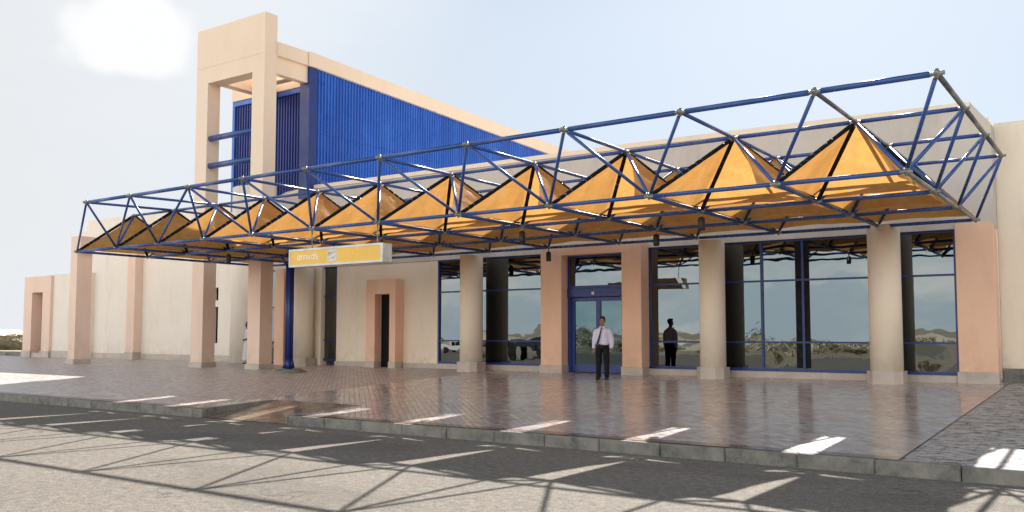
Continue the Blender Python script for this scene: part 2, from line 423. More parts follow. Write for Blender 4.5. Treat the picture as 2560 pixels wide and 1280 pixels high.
# paving (sloping up to the building) with the dropped-kerb notch
RX0, RX1, RY = -16.7, -14.05, 14.3
bm = BM()
def quad(bm, x0, x1, y0, y1, dz=0):
    bm.faces.new([bm.verts.new(p) for p in ((x0, y0, zp(y0)+dz), (x1, y0, zp(y0)+dz), (x1, y1, zp(y1)+dz), (x0, y1, zp(y1)+dz))])
quad(bm, -58, RX0, YK, 25.6); quad(bm, RX0, RX1, RY, 25.6); quad(bm, RX1, -2.62, YK, 25.6)
tag(build(bm, 'pavement', M['pavers']), kind='structure')
bm = BM(); quad(bm, -2.62, 30, YK, 26, -.012)
tag(build(bm, 'side_pavement', M['apron']), kind='structure')
bm = BM()
bm.faces.new([bm.verts.new(p) for p in ((RX0, YK-.13, .012), (RX1, YK-.13, .012), (RX1, RY, zp(RY)), (RX0, RY, zp(RY)))])
tag(build(bm, 'ramp', M['ramp']), kind='structure')
bm = BM(); x = -58.0; k = 0
rk = random.Random(3)
while x < 30:
    L = rk.choice((.98, 1.0, 1.02, 1.0)); x1 = min(x+L, 30)
    a_, b_ = x, x1
    if a_ < RX0 < b_: b_ = RX0
    if a_ < RX1 < b_: a_ = RX1
    if not (b_ > RX0+.01 and a_ < RX1-.01) and b_-a_ > .05:
        j = rk.uniform(-.012, .012)
        box(bm, a_+.004, b_-.004, YK-.14+j, YK-.004, -.05, .188+rk.uniform(-.006, .002), .014)
    x = x1
# return kerbs beside the dropped kerb
for X in (RX0, RX1):
    prism(bm, [(YK, -.05), (RY-.1, -.05), (RY-.1, zp(RY-.1)+.006), (YK, .196)], 'X', X-(.12 if X == RX0 else -.004), X+(.004 if X == RX0 else .124))
# far edge of the paving, west of the buildings
box(bm, -58, -47.0, 24.6, 24.85, .3, zp(24.6)+.22, .02)
box(bm, -58.25, -58, YK, 24.85, 0, zp(20)+.12, .02)
# far side of the road
x = -120
while x < 60:
    box(bm, x+.007, x+1.9, -19.2, -19.0, -.05, .16, .014); x += 1.92
tag(build(bm, 'kerb', M['kerb']), kind='structure')
sheet('far_verge', [(-160, -27, .05), (60, -27, .05), (60, -19.2, .15), (-160, -19.2, .15)], M['sand'], cuts=2)

# ------------------------------------------------------------------ terminal building
TB = empty('terminal_building', (-15, 24, 0), 'cream and salmon airport terminal with round columns, tinted windows and a blue corrugated upper hall', 'building')
ZT = 7.42
def wallseg(x0, x1, z0, z1, y0=YF-.02, y1=YF+.45, mat='cream', name='wall'):
    bm = BM(); box(bm, x0, x1, y0, y1, z0, z1, .012); return build(bm, name, M[mat], TB)
# upper wall above the glass: outline with the cut corner at the east end
bm = BM()
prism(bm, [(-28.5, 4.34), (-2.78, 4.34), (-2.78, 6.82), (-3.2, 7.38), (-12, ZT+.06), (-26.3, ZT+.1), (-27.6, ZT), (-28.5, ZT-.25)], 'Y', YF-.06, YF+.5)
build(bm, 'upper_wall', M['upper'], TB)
bm = BM()
prism(bm, [(-28.4, ZT-.36), (-26.3, ZT-.02), (-12, ZT-.06), (-3.22, 7.26), (-3.2, 7.40), (-12, ZT+.08), (-26.3, ZT+.12), (-28.4, ZT-.22)], 'Y', YF-.10, YF+.54)
build(bm, 'parapet_band', M['cream'], TB)
bm = BM()
box(bm, -28.0, -3.4, YF+.5, 44, 6.9, 7.1)
box(bm, -28.2, -2.9, 43.7, 44, 0, 7.3); box(bm, -3.2, -2.9, YF+.55, 43.7, .4, 7.1); box(bm, -28.5, -28.2, YF+.55, 43.7, .4, 7.1)
build(bm, 'roof', M['cream_pale'], TB)
# plain wall pieces between the openings (x0,x1)
wallseg(-24.75, -19.85, .55, 4.34)
# far right salmon pier and the set-back wall east of it
bm = BM(); box(bm, -3.63, -2.79, YF-.10, YF+.45, zp(YF)+.24, 4.46, .012); build(bm, 'pier', M['salmon'], TB)
bm = BM(); box(bm, -2.79, 14, 24.55, 24.95, .62, 6.93, .012); build(bm, 'side_wall', M['cream'], TB)
bm = BM(); box(bm, -2.77, 14, 24.43, 24.55, .3, .98, .01); build(bm, 'plinth', M['kerb'], TB)
# plinth
for x0, x1, y0, z1 in ((-24.75, -22.84, YF-.10, .80), (-21.36, -19.7, YF-.10, .80), (-19.7, -15.35, YF-.10, .80), (-11.86, -3.65, YF-.10, .80), (-3.66, -2.77, YF-.16, .90)):
    bm = BM(); box(bm, x0, x1, y0, YF+.1, .4, z1, .008); build(bm, 'plinth', M['stone'], TB)

# windows: every glazed bay is a window with frame, transoms, mullions and panes
def window(x0, x1, z0=.80, z1=4.34, mull=(), y=YF+.06, gl='glass', trans=(1.58, 3.24)):
    bm = BM(); t = .055; d0, d1 = y-.06, y+.05
    box(bm, x0, x1, d0, d1, z0, z0+.08); box(bm, x0, x1, d0, d1, z1-t, z1)
    box(bm, x0, x0+t, d0, d1, z0+.08, z1-t); box(bm, x1-t, x1, d0, d1, z0+.08, z1-t)
    xs = [x0+t] + list(mull) + [x1-t]
    for m in mull: box(bm, m-.03, m+.03, d0+.004, d1, z0+.08, z1-t)
    for tz in trans:
        for a, b in zip(xs[:-1], xs[1:]):
            a2 = a+.03 if a in mull else a; b2 = b-.03 if b in mull else b
            box(bm, a2, b2, d0+.01, d1-.01, tz-.024, tz+.024)
    fr = build(bm, 'window', M['blue_frame'], TB)
    zs = [z0+.08] + list(trans) + [z1-t]
    for a, b in zip(xs[:-1], xs[1:]):
        for c, d in zip(zs[:-1], zs[1:]):
            bm = BM()
            n = 6; g = [[None]*(n+1) for _ in range(n+1)]
            ph = random.uniform(0, 9)
            tx = random.uniform(-.004, .004); tz_ = random.uniform(-.004, .004)
            for i in range(n+1):
                for j in range(n+1):
                    u, v = i/n, j/n
                    xx = a+(b-a)*u; zz = c+(d-c)*v
                    yy = y + .004*math.sin(math.pi*u)*math.sin(math.pi*v)*math.sin(ph) + tx*(u-.5)*(b-a) + tz_*(v-.5)*(d-c)
                    g[i][j] = bm.verts.new((xx, yy, zz))
            for i in range(n):
                for j in range(n): bm.faces.new((g[i][j], g[i+1][j], g[i+1][j+1], g[i][j+1]))
            build(bm, 'pane', M[gl], fr, smooth=True)
    return fr
window(-26.4, -24.75, .80, 4.34)
window(-22.55, -21.1, 3.6, 4.34, trans=())
window(-19.85, -18.4)
window(-18.4, -15.29)
window(-11.86, -9.9)
window(-9.9, -5.3, mull=(-8.46, -7.34))
window(-5.3, -3.63)
# dark strips on the glass beside the mullion, standing in for an interior column
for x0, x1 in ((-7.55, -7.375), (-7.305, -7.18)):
    bm = BM(); box(bm, x0, x1, YF+.045, YF+.056, .9, 4.27); build(bm, 'interior_column_strip', M['dark'], TB)

# round columns on square bases
def round_column(x, y, r, ztop):
    bm = BM(); z0 = zp(y)
    lathe(bm, x, y, [(r, z0+.30), (r, ztop)], 40)
    c = build(bm, 'column', M['cream'], TB)
    bm = BM(); b = r+.035; c_ = .17; prism(bm, [(x-b+c_, y-b), (x+b-c_, y-b), (x+b, y-b+c_), (x+b, y+b-c_), (x+b-c_, y+b), (x-b+c_, y+b), (x-b, y+b-c_), (x-b, y-b+c_)], 'Z', z0-.05, z0+.30)
    build(bm, 'column_base', M['stone'], c)
    return c
round_column(-5.14, 23.35, .38, 4.45)
round_column(-9.61, 23.35, .35, 4.36)
round_column(-17.90, 23.35, .375, 4.36)
round_column(-25.95, 23.45, .37, 4.36)

# salmon door portal with the blue sliding door
pl = BM()
YP = 23.5
for x0, x1 in ((-15.30, -14.55), (-12.47, -11.84)): box(pl, x0, x1, YP, YF+.3, zp(YP)+.24, 4.47)
box(pl, -14.55, -12.47, YP, YF+.3, 4.21, 4.47)
build(pl, 'portal', M['salmon'], TB)
for x0, x1 in ((-15.34, -14.52), (-12.50, -11.80)):
    bm = BM(); box(bm, x0, x1, YP-.04, YF-.1, zp(YP)-.06, zp(YP)+.24, .01); build(bm, 'plinth', M['stone'], TB)
zd = zp(23.9)
bm = BM(); box(bm, -14.54, -12.48, 23.82, 23.98, 2.93, 3.20, .01)       # header of the sliding door
box(bm, -14.54, -14.42, 23.86, 23.98, zd, 2.93); box(bm, -12.56, -12.48, 23.86, 23.98, zd, 2.93)
door = build(bm, 'sliding_door', M['blue_frame'], TB)
window(-14.54, -12.48, 3.20, 4.21, trans=(), y=23.92)
for x0, x1, yy in ((-14.42, -13.45, 23.93), (-13.49, -12.56, 23.89)):
    bm = BM(); s_ = .11
    box(bm, x0, x0+s_, yy-.03, yy+.03, zd+.02, 2.91); box(bm, x1-s_, x1, yy-.03, yy+.03, zd+.02, 2.91)
    box(bm, x0+s_, x1-s_, yy-.03, yy+.03, zd+.02, zd+.26); box(bm, x0+s_, x1-s_, yy-.03, yy+.03, 2.80, 2.91)
    build(bm, 'door_leaf', M['blue_frame'], door)
    bm = BM(); v4 = [bm.verts.new(p) for p in ((x0+s_, yy, zd+.26), (x1-s_, yy, zd+.26), (x1-s_, yy, 2.80), (x0+s_, yy, 2.80))]; bm.faces.new(v4)
    build(bm, 'door_pane', M['glass_door'], door)
bm = BM(); lathe(bm, 0, 0, [(.0, 0.03), (.045, .026), (.062, 0)], 16)
bmesh.ops.transform(bm, matrix=Matrix.Translation((-13.62, 23.82, 3.04)) @ Matrix.Rotation(R(90), 4, 'X'), verts=bm.verts)
build(bm, 'door_sensor', M['white_metal'], door)

# small salmon doorway with deep reveal
bm = BM(); YQ = 23.55
for x0, x1 in ((-22.80, -22.38), (-21.68, -21.40)): box(bm, x0, x1, YQ, YF-.03, zp(YQ)+.22, 3.74)
box(bm, -22.38, -21.68, YQ, YF-.03, 3.22, 3.74)
build(bm, 'doorway', M['salmon'], TB)
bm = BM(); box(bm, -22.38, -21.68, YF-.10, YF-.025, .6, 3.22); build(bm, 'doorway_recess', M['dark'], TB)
for x0, x1 in ((-22.84, -22.36), (-21.70, -21.36)):
    bm = BM(); box(bm, x0, x1, YQ-.04, YF-.12, zp(YQ)-.06, zp(YQ)+.22, .01); build(bm, 'plinth', M['stone'], TB)

# entrance recess behind the tower: dark glazing, salmon pier, round wall, slit windows
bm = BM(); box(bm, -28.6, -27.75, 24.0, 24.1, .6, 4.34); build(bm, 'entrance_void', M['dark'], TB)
window(-29.4, -27.75, .70, 4.34, y=23.95, trans=(1.5, 2.85))
bm = BM(); box(bm, -27.72, -27.18, 23.55, 24.2, .55, 4.34, .01); build(bm, 'pier', M['salmon'], TB)
bm = BM(); box(bm, -25.98, -25.45, 23.85, 24.2, .55, 4.34, .01); build(bm, 'pier', M['cream'], TB)

# ---- blue corrugated upper hall
def rib_wall(x0, y0, x1, y1, z0a, z1a, z0b, z1b, pitch, depth, outn):
    bm = BM(); p = Vector((x0, y0)); q = Vector((x1, y1)); L = (q-p).length; d = (q-p)/L; nrm = Vector(outn)
    n = int(L/pitch); prev = None
    for i in range(n):
        for (f, h) in ((0, 0), (.25, 0), (.38, 1), (.72, 1), (.85, 0)):
            s_ = (i+f)*pitch; c = p + d*s_ + nrm*h*depth; t = s_/L
            a = bm.verts.new((c.x, c.y, z0a+(z0b-z0a)*t)); b = bm.verts.new((c.x, c.y, z1a+(z1b-z1a)*t))
            if prev: bm.faces.new((prev[0], a, b, prev[1]))
            prev = (a, b)
    return bm
XH = -26.05
build(rib_wall(XH, 23.7, XH, 43.6, 6.9, 12.16, 6.9, 11.45, .165, .055, (1, 0)), 'corrugated_cladding', M['blue_clad'], TB)
build(rib_wall(-31.6, 24.62, -26.5, 24.62, 7.2, 11.75, 7.2, 12.0, .165, .055, (0, -1)), 'corrugated_cladding', M['blue_shaded'], TB)
bm = BM(); box(bm, -26.52, XH+.06, 23.6, 24.0, 7.0, 12.13); build(bm, 'corner_trim', M['blue_frame'], TB)
bm = BM(); box(bm, -31.75, -31.6, 24.5, 24.8, 7.0, 11.8); box(bm, -31.6, -26.5, 24.5, 24.6, 11.55, 11.75); build(bm, 'edge_trim', M['blue_clad'], TB)
bm = BM()
prism(bm, [(23.5, 12.13), (43.7, 11.42), (43.7, 12.0), (23.5, 12.68)], 'X', XH-.5, XH+.16)
build(bm, 'roof_beam', M['tower'], TB)
bm = BM()
prism(bm, [(24.8, 7), (43.5, 7), (43.5, 11.6), (24.8, 11.9)], 'X', -31.5, XH-.08)
box(bm, -31.75, -26.6, 24.45, 24.9, 11.76, 12.5)
build(bm, 'hall_wall', M['tower'], TB)

# ------------------------------------------------------------------ west wing
WW = empty('wing_building', (-38, 24.5, 0), 'pale cream single storey wing with stepped parapet west of the tower', 'building')
bm = BM(); box(bm, -42.9, -32.95, 24.5, 25.0, .5, 5.85, .012)
box(bm, -32.45, -31.2, 24.5, 25.0, .5, 5.85, .012)
box(bm, -32.95, -32.45, 24.5, 25.0, .5, 1.42); box(bm, -32.95, -32.45, 24.5, 25.0, 3.8, 5.85); box(bm, -32.95, -32.45, 24.5, 25.0, 2.97, 3.25)
box(bm, -42.9, -30, 25.0, 40, .3, 5.7); box(bm, -49.3, -32, 28.2, 40, .3, 8.27)
build(bm, 'wall', M['cream_pale'], WW)
for z0, z1 in ((1.42, 2.97), (3.25, 3.8)):
    bm = BM(); box(bm, -32.95, -32.45, 24.8, 24.85, z0, z1); build(bm, 'slit_window', M['dark'], WW)
bm = BM(); box(bm, -50.6, -49.3, 28.5, 29.4, .5, 7.75); box(bm, -51.6, -50.6, 28.7, 29.4, .5, 7.3); box(bm, -31.9, -28.6, 27.2, 27.7, 5.7, 8.45)
build(bm, 'stepped_parapet', M['cream_pale'], WW)
bm = BM(); lathe(bm, -30.2, 25.1, [(1.35, .55), (1.35, 7.9)], 40); build(bm, 'round_wall', M['cream_pale'], WW)
bm = BM(); box(bm, -38.62, -38.0, 24.1, 24.5, .6, 6.2, .01); build(bm, 'pilaster', M['peach'], WW)
for a_ in ((-38.65, -37.97, 24.05, .98), (-42.95, -38.66, 24.42, .90), (-37.96, -31.2, 24.42, .90)):
    bm = BM(); box(bm, a_[0], a_[1], a_[2], 24.5, .4, a_[3], .01); build(bm, 'plinth', M['stone'], WW)

# free-standing portal in front of the wing
LP = empty('portal_frame', (-37.8, 21, zp(21)), 'tall peach portal pillar at the west end of the canopy', 'portal')
bm = BM(); box(bm, -37.96, -37.43, 21.0, 21.68, zp(21)+.22, 5.3)
box(bm, -37.96, -37.2, 21.0, 21.68, 5.3, 6.02, .01)
build(bm, 'frame', M['peach'], LP)
bm = BM(); box(bm, -38.02, -37.39, 20.94, 21.74, zp(21)-.1, zp(21)+.22, .015); build(bm, 'base', M['stone'], LP)

# low block far left
LB = empty('low_building', (-46, 24, 0), 'low peach block with a tall narrow doorway at the far left, beside the desert', 'building')
bm = BM()
box(bm, -47.75, -46.95, 24.0, 24.6, .5, 3.94); box(bm, -45.92, -45.15, 24.0, 24.14, .5, 3.94); box(bm, -47.75, -45.15, 24.0, 24.14, 3.94, 4.76, .01)
build(bm, 'doorway', M['peach'], LB)
bm = BM(); box(bm, -46.95, -45.92, 24.52, 24.59, .7, 3.94); build(bm, 'door', M['brick'], LB)
bm = BM(); box(bm, -45.92, -42.0, 24.14, 30, .4, 4.82, .01); box(bm, -47.75, -45.92, 24.62, 30, .5, 4.7); box(bm, -47.74, -45.92, 24.14, 24.62, 3.94, 4.74); box(bm, -49.2, -48.6, 26.8, 27.2, .5, 1.0)
build(bm, 'wall', M['cream_pale'], LB)
bm = BM(); lathe(bm, -48.3, 27.6, [(.33, 4.5), (.33, 5.45), (.22, 5.6)], 16); build(bm, 'roof_vent', M['cream_pale'], LB)
for a_ in ((-47.8, -46.9, 23.95, 24.0, .95), (-45.97, -45.1, 23.95, 24.0, .95), (-46.9, -45.97, 24.02, 24.1, .86), (-45.1, -42.9, 24.06, 24.14, .98)):
    bm = BM(); box(bm, *a_[:4], .5, a_[4], .008); build(bm, 'plinth', M['stone'], LB)

# ------------------------------------------------------------------ tall entrance tower (portal on two legs)
TW = empty('entrance_tower', (-28, 21.5, zp(21.5)), 'tall tan concrete portal tower on two legs with blue cross tubes, the highest structure', 'tower')
Y0, Y1 = 21.45, 22.02
bm = BM(); box(bm, -30.02, -29.32, Y0, Y1, zp(Y0)+.2, 5.0); build(bm, 'leg', M['peach'], TW)
bm = BM(); box(bm, -26.70, -26.02, Y0, Y1, zp(Y0)+.2, 5.0); build(bm, 'leg', M['peach'], TW)
bm = BM(); box(bm, -30.02, -29.32, Y0, Y1, 5.0, 11.5); box(bm, -26.70, -26.02, Y0, Y1, 5.0, 11.5)
box(bm, -30.02, -26.02, Y0, Y1, 11.5, 12.10); box(bm, -30.02, -26.02, Y0+.012, Y1, 12.10, 12.13); box(bm, -30.02, -26.02, Y0, Y1, 12.13, 13.66)
build(bm, 'portal_head', M['tower'], TW)
bm = BM(); box(bm, -30.08, -29.26, Y0-.06, Y1+.05, zp(Y0)-.1, zp(Y0)+.2, .02); build(bm, 'base', M['stone'], TW)
bm = BM(); box(bm, -26.76, -25.96, Y0-.06, Y1+.05, zp(Y0)-.1, zp(Y0)+.2, .02); build(bm, 'base', M['stone'], TW)
for z in (9.35, 8.28):
    bm = BM(); tube(bm, (-29.36, 21.62, z), (-26.66, 21.62, z), .115, 14); build(bm, 'cross_tube', M['blue'], TW, True)
bm = BM(); box(bm, -26.40, -25.95, Y1, 23.48, 12.14, 12.66); box(bm, -26.40, -26.10, Y1, 24.45, 11.5, 12.14)
box(bm, -29.32, -28.9, Y1, 24.44, 11.5, 12.0); box(bm, -28.9, -26.4, 23.2, 23.6, 11.7, 12.1)
build(bm, 'link_beam', M['tower'], TW)

# ------------------------------------------------------------------ canopy space frame
CP = empty('canopy', (-15, 18, 0), 'long blue tubular space frame canopy with orange fabric pyramids over the forecourt', 'canopy')
BX = [-27.80, -25.59, -23.48, -21.35, -19.29, -16.98, -14.74, -12.31, -9.93, -7.66, -5.20, -3.05]
ZB, ZTP = 4.43, 5.64
BY = [15.58, 18.08, 20.58, 23.08]; TY = [14.33, 16.83, 19.33, 21.83]
MX = [(a+b)/2 for a, b in zip(BX[:-1], BX[1:])]
def B(i, j): return Vector((BX[i], BY[j], ZB))
def T(i, j):
    if i == 11: return Vector((-2.34, TY[j], ZTP))
    if j == 0 and i == 1: return Vector((-25.15, TY[0], ZTP))
    if j == 0 and i == 2: return Vector((-22.95, TY[0], ZTP))
    return Vector((MX[i], TY[j], ZTP))
def member(name, p, q, r, mat):
    bm = BM(); d = (q-p).normalized()
    p2, q2 = p+d*.10, q-d*.10
    tube(bm, p2, q2, r, 10)
    tube(bm, p+d*.03, p2, r*.45, 8, r*.95, mi=1); tube(bm, q2, q-d*.03, r*.95, 8, r*.45, mi=1)
    return build(bm, name, [M[mat], M['galv']], CP)
for j in range(4):
    for i in range(11): member('bottom_chord', B(i, j), B(i+1, j), .042, 'blue')
for i in range(12):
    for j in range(3): member('bottom_chord', B(i, j), B(i, j+1), .040, 'galv' if i == 11 else 'blue')
for j in range(4):
    for i in range(1 if j == 0 else 0, 11): member('top_chord', T(i, j), T(i+1, j), .048 if j == 0 else .040, 'blue')
for i in range(1, 12):
    for j in range(3): member('top_chord', T(i, j), T(i, j+1), .044 if i == 11 else .036, 'greytube' if i >= 10 else 'blue')
struts = []
for j in range(4):
    for i in range(12):
        if j == 0 and i == 0: continue
        t = T(i, j); ends = []
        cols = [i, i+1] if i < 11 else [11]
        if j == 0 and i in (1, 2): cols = [i-1, i]
        if j == 0 and i == 3: cols = [2, 3, 4]
        for c in cols:
            if j == 0 and (i, c) in ((9, 10), (10, 11)): continue
            ends.append(B(c, j))
            if j > 0: ends.append(B(c, j-1))
        struts += [(t, e) for e in ends]
camp = Vector((0, 0, 1.79))
struts.sort(key=lambda s: ((s[0]+s[1])/2-camp).length)
for t, e in struts[:100]: member('diagonal_strut', t, e, .033, 'blue')
bm = BM()
for t, e in struts[100:]: tube(bm, t, e, .032, 8)
tag(build(bm, 'diagonal_strut', M['blue'], CP), kind='stuff')
def joint(p, r):
    bm = BM()
    bmesh.ops.create_icosphere(bm, subdivisions=2, radius=r, matrix=Matrix.Translation(p))
    tube(bm, p+Vector((0, 0, -r*1.25)), p+Vector((0, 0, r*1.25)), r*.45, 8)
    tube(bm, p+Vector((-r*1.9, 0, 0)), p+Vector((r*1.9, 0, 0)), r*.62, 8)
    tube(bm, p+Vector((0, -r*1.8, 0)), p+Vector((0, r*1.8, 0)), r*.6, 8)
    return build(bm, 'node_joint', M['galv'], CP, True)
for j in range(4):
    for i in range(12):
        joint(B(i, j), .050)
        if not (i == 0 and j == 0): joint(T(i, j), .056 if j == 0 else .044)

# fabric pyramids: membrane triangles stretched under the tubes, laced to them
def tri_face(bm, A, P, Q, n, sag, bow, seed, drop, hem=None):
    """grid on triangle A(apex),P,Q; bow pulls the lower edge PQ inward, sag dishes the face"""
    nrm = (P-A).cross(Q-A).normalized()
    if nrm.z < 0: nrm = -nrm
    rows = []
    for r_ in range(n+1):
        t = r_/n; row = []
        for c in range(r_+1):
            s_ = c/r_ if r_ else .5
            p = A + (P-A)*t*(1-s_) + (Q-A)*t*s_
            mid = 4*s_*(1-s_)
            p = p + (A-(P+Q)/2)*bow*mid*t*t
            if hem == 0: p = p + (Q-P).normalized()*.15*4*t*(1-t)*(1-s_)**2
            if hem == 1: p = p + (P-Q).normalized()*.10*4*t*(1-t)*s_**2
            edge = min(s_, 1-s_)*2*t
            w = mnoise.noise(Vector((p.x*1.7+seed, p.y*1.7, p.z*1.7)))*.045*min(1, edge*3)
            p = p - nrm*(sag*mid*t*(1-.55*t)) + nrm*w + Vector((0, 0, -drop))
            row.append(bm.verts.new(p))
        rows.append(row)
    for r_ in range(n):
        for c in range(r_+1):
            f = bm.faces.new((rows[r_][c], rows[r_+1][c], rows[r_+1][c+1])); f.smooth = True
            if c < r_:
                f = bm.faces.new((rows[r_][c], rows[r_+1][c+1], rows[r_][c+1])); f.smooth = True
    return rows
GAP = {0: (.42, .05), 1: (.50, .32), 2: (.15, .12)}
for j in range(3):
    for i in range(11):
        g0, g1 = GAP[j] if i < 10 else ((.28, .26) if j < 2 else (.04, .03))
        A = T(i, j+1); A = Vector((A.x, A.y+.02, A.z+.015))
        gy = .10
        c00 = Vector((BX[i]-.01, BY[j]+(.08 if j else .06), ZB+.055)); c10 = Vector((BX[i+1]-g0, BY[j]+.08+(.12 if j == 0 else 0), c00.z))
        c01 = Vector((BX[i]-.01, BY[j+1]-.03, ZB+.065)); c11 = Vector((BX[i+1]-g1, BY[j+1]-.03, ZB+.065))
        faces = [(c00, c01), (c01, c11), (c11, c10)]
        if j > 0: faces.append((c10, c00))
        bm = BM(); lace = []
        for k, (p, q) in enumerate(faces):
            tri_face(bm, A, p, q, 14, .055, .04 if k == 1 else (0 if k == 0 else .03), i*3.1+j*7+k, -.025, (0 if k == 0 else 1 if k == 2 else None) if j == 0 else None)
            lace += [(A, p), (A, q)]
            lace.append((p, q))
        bmesh.ops.remove_doubles(bm, verts=bm.verts, dist=.004)
        cv = build(bm, 'fabric_panel', M['fabric'], CP, True)
        # cord ties from the hem to the tubes
        if j == 0:
            bm = BM(); rr = random.Random(i*10+j)
            ridges = [(A, c00, T(i, j+1), B(i, j)), (A, c01, T(i, j+1), B(i, j+1)), (A, c11, T(i, j+1), B(i+1, j+1))]
            for (a, p, ta, tb) in ridges:
                for s_ in [x_/12 for x_ in range(1, 12)]:
                    h = a.lerp(p, s_) + Vector((0, 0, -.03)); g = ta.lerp(tb, s_)
                    o_ = rr.uniform(-.02, .02)
                    d = (tb-ta).normalized()
                    hl = (ta-tb).length/24*(1.05 if rr.random() > .22 else .72)
                    tube(bm, g+d*(-hl), g+d*(hl), .040+rr.uniform(0, .004), 8)
                    if (h-g).length < .17: tube(bm, h, g, .007, 4)
            build(bm, 'lacing', M['lace'], cv)
# hanging downlights
for k, (i, j) in enumerate(((7, 1), (6, 3), (9, 1), (8, 2), (2, 1), (4, 2))):
    n = B(i, j); nm = ['second from the right in the front row', 'beside the door portal, lowest in the picture', 'nearest the right, in the front row', 'in front of the east window bay', 'near the west end of the canopy', 'beside the blue post'][k]
    e = empty('downlight', n+Vector((0, 0, -.45)), 'black cylinder downlight under the canopy, '+nm, 'lamp', 'black downlights hanging under the canopy')
    bm = BM(); lathe(bm, 0, 0, [(.062, .03), (.078, .05), (.078, .30), (.03, .33)], 16); build_local(bm, 'lamp_housing', M['black'], e, True)
    bm = BM(); tube(bm, (0, 0, .32), (0, 0, .40), .02, 8); build_local(bm, 'stem', M['galv'], e)
# small flood lamp on the west front rail
e = empty('flood_lamp', (-22.5, 16.9, 5.25), 'small blue flood lamp inside the west end of the canopy frame', 'lamp')
bm = BM(); box(bm, -.11, .11, -.06, .06, -.08, .08, .02); build_local(bm, 'lamp_head', M['blue_frame'], e)
bm = BM(); tube(bm, (0, 0, .08), (0, 0, .36), .015, 6); build_local(bm, 'bracket', M['galv'], e)

# blue clustered post carrying the west part of the canopy
PX_, PY_ = -23.62, 20.72; zb = zp(PY_)
PO = empty('canopy_post', (PX_, PY_, zb), 'blue clustered steel post on a round concrete footing under the canopy', 'post')
bm = BM()
for k in range(4):
    a = R(45+90*k); c = Vector((PX_+.08*math.cos(a), PY_+.08*math.sin(a), 0))
    tube(bm, (c.x, c.y, zb+.45), (c.x, c.y, ZB-.35), .060, 14)
    f = Vector((PX_+.12*math.cos(a), PY_+.12*math.sin(a), 0))
    tube(bm, (f.x, f.y, zb+.14), (c.x, c.y, zb+.45), .085, 14, .060)
    tube(bm, (c.x, c.y, ZB-.35), (PX_+.3*math.cos(a), PY_+.3*math.sin(a), ZB-.02), .05, 10, .04)
build(bm, 'shaft', M['blue_frame'], PO, False)
bm = BM(); lathe(bm, PX_, PY_, [(.62, zb-.1), (.60, zb+.03), (.42, zb+.12), (0, zb+.125)], 28); build(bm, 'footing', M['kerb'], PO, True)

# ------------------------------------------------------------------ arrivals sign
SG = empty('hanging_sign', (-16.05, 15.6, 3.7), 'yellow hanging sign with white frame reading arrivals', 'sign')
sx0, sx1, sz0, sz1, sy = -17.66, -14.44, 3.48, 3.93, 15.44
bm = BM(); box(bm, sx0, sx1, sy+.02, sy+.32, sz0+.005, sz1-.005, .006); build(bm, 'sign_box', M['white_metal'], SG)
bm = BM(); t = .052
box(bm, sx0-.002, sx1+.002, sy-.002, sy+.018, sz0, sz0+t); box(bm, sx0-.002, sx1+.002, sy-.002, sy+.018, sz1-t, sz1)
box(bm, sx0-.002, sx0+t, sy-.002, sy+.018, sz0+t, sz1-t); box(bm, sx1-t-.02, sx1+.002, sy-.002, sy+.018, sz0+t, sz1-t)
build(bm, 'sign_frame', M['white_metal'], SG)
bm = BM(); box(bm, sx0+t, sx1-t-.02, sy+.008, sy+.019, sz0+t, sz1-t); face = build(bm, 'sign_face', M['sign_yellow'], SG)
def stroke(bm, pts, w, y):
    """one continuous mitred ribbon along pts"""
    P_ = [Vector((p[0], p[1])) for p in pts]
    P_ = [p for k, p in enumerate(P_) if k == 0 or (p-P_[k-1]).length > 1e-5]
    closed = (P_[0]-P_[-1]).length < 1e-4
    if closed: P_.pop()
    n = len(P_); L_ = []
    for k in range(n):
        a = P_[k-1] if (k or closed) else P_[k]; b = P_[(k+1) % n] if (k < n-1 or closed) else P_[k]
        d = (b-a).normalized(); m = Vector((-d.y, d.x))*w/2
        L_.append((bm.verts.new((P_[k].x-m.x, y, P_[k].y-m.y)), bm.verts.new((P_[k].x+m.x, y, P_[k].y+m.y))))
    for k in range(n if closed else n-1):
        A_, B_ = L_[k], L_[(k+1) % n]; bm.faces.new((A_[0], B_[0], B_[1], A_[1]))
def arc(cx, cz, r, a0, a1, n=14, sx=1): return [(cx+sx*r*math.cos(R(a0+(a1-a0)*k/n)), cz+r*math.sin(R(a0+(a1-a0)*k/n))) for k in range(n+1)]
def arrivals(x, z, h, w, y):
    """thin geometric lower-case lettering, x-height h"""
    bm = BM(); yy = [y]
    def S(pts): stroke(bm, pts, w, yy[0]); yy[0] -= .00025
    r = h/2
    def a_(x): S(arc(x+r, z+r, r-w/2, 0, 360, 24)); S([(x+2*r-w/2, z), (x+2*r-w/2, z+h)]); return x+2*r
    def r_(x): S([(x+w/2, z), (x+w/2, z+h)]); S(arc(x+w/2+r*.6, z+h-r*.6-w/2, r*.6, 180, 60, 8)); return x+w+r*.9
    def i_(x): S([(x+w/2, z), (x+w/2, z+h)]); S([(x+w/2, z+h*1.32), (x+w/2, z+h*1.42)]); return x+w
    def v_(x): S([(x, z+h), (x+h*.42, z)]); S([(x+h*.42, z), (x+h*.84, z+h)]); return x+h*.84
    def l_(x): S([(x+w/2, z), (x+w/2, z+h*1.62)]); return x+w
    def s_(x): S(arc(x+h*.27, z+h*.745, h*.235, 40, 265, 12)+arc(x+h*.27, z+h*.265, h*.245, 85, -140, 12)); return x+h*.56
    g = h*.20
    for fn in (a_, r_, r_, i_, v_, a_, l_, s_): x = fn(x)+g
    return bm
M['letter'] = paint('white lettering', (.93, .92, .93), .5, .3, 0)
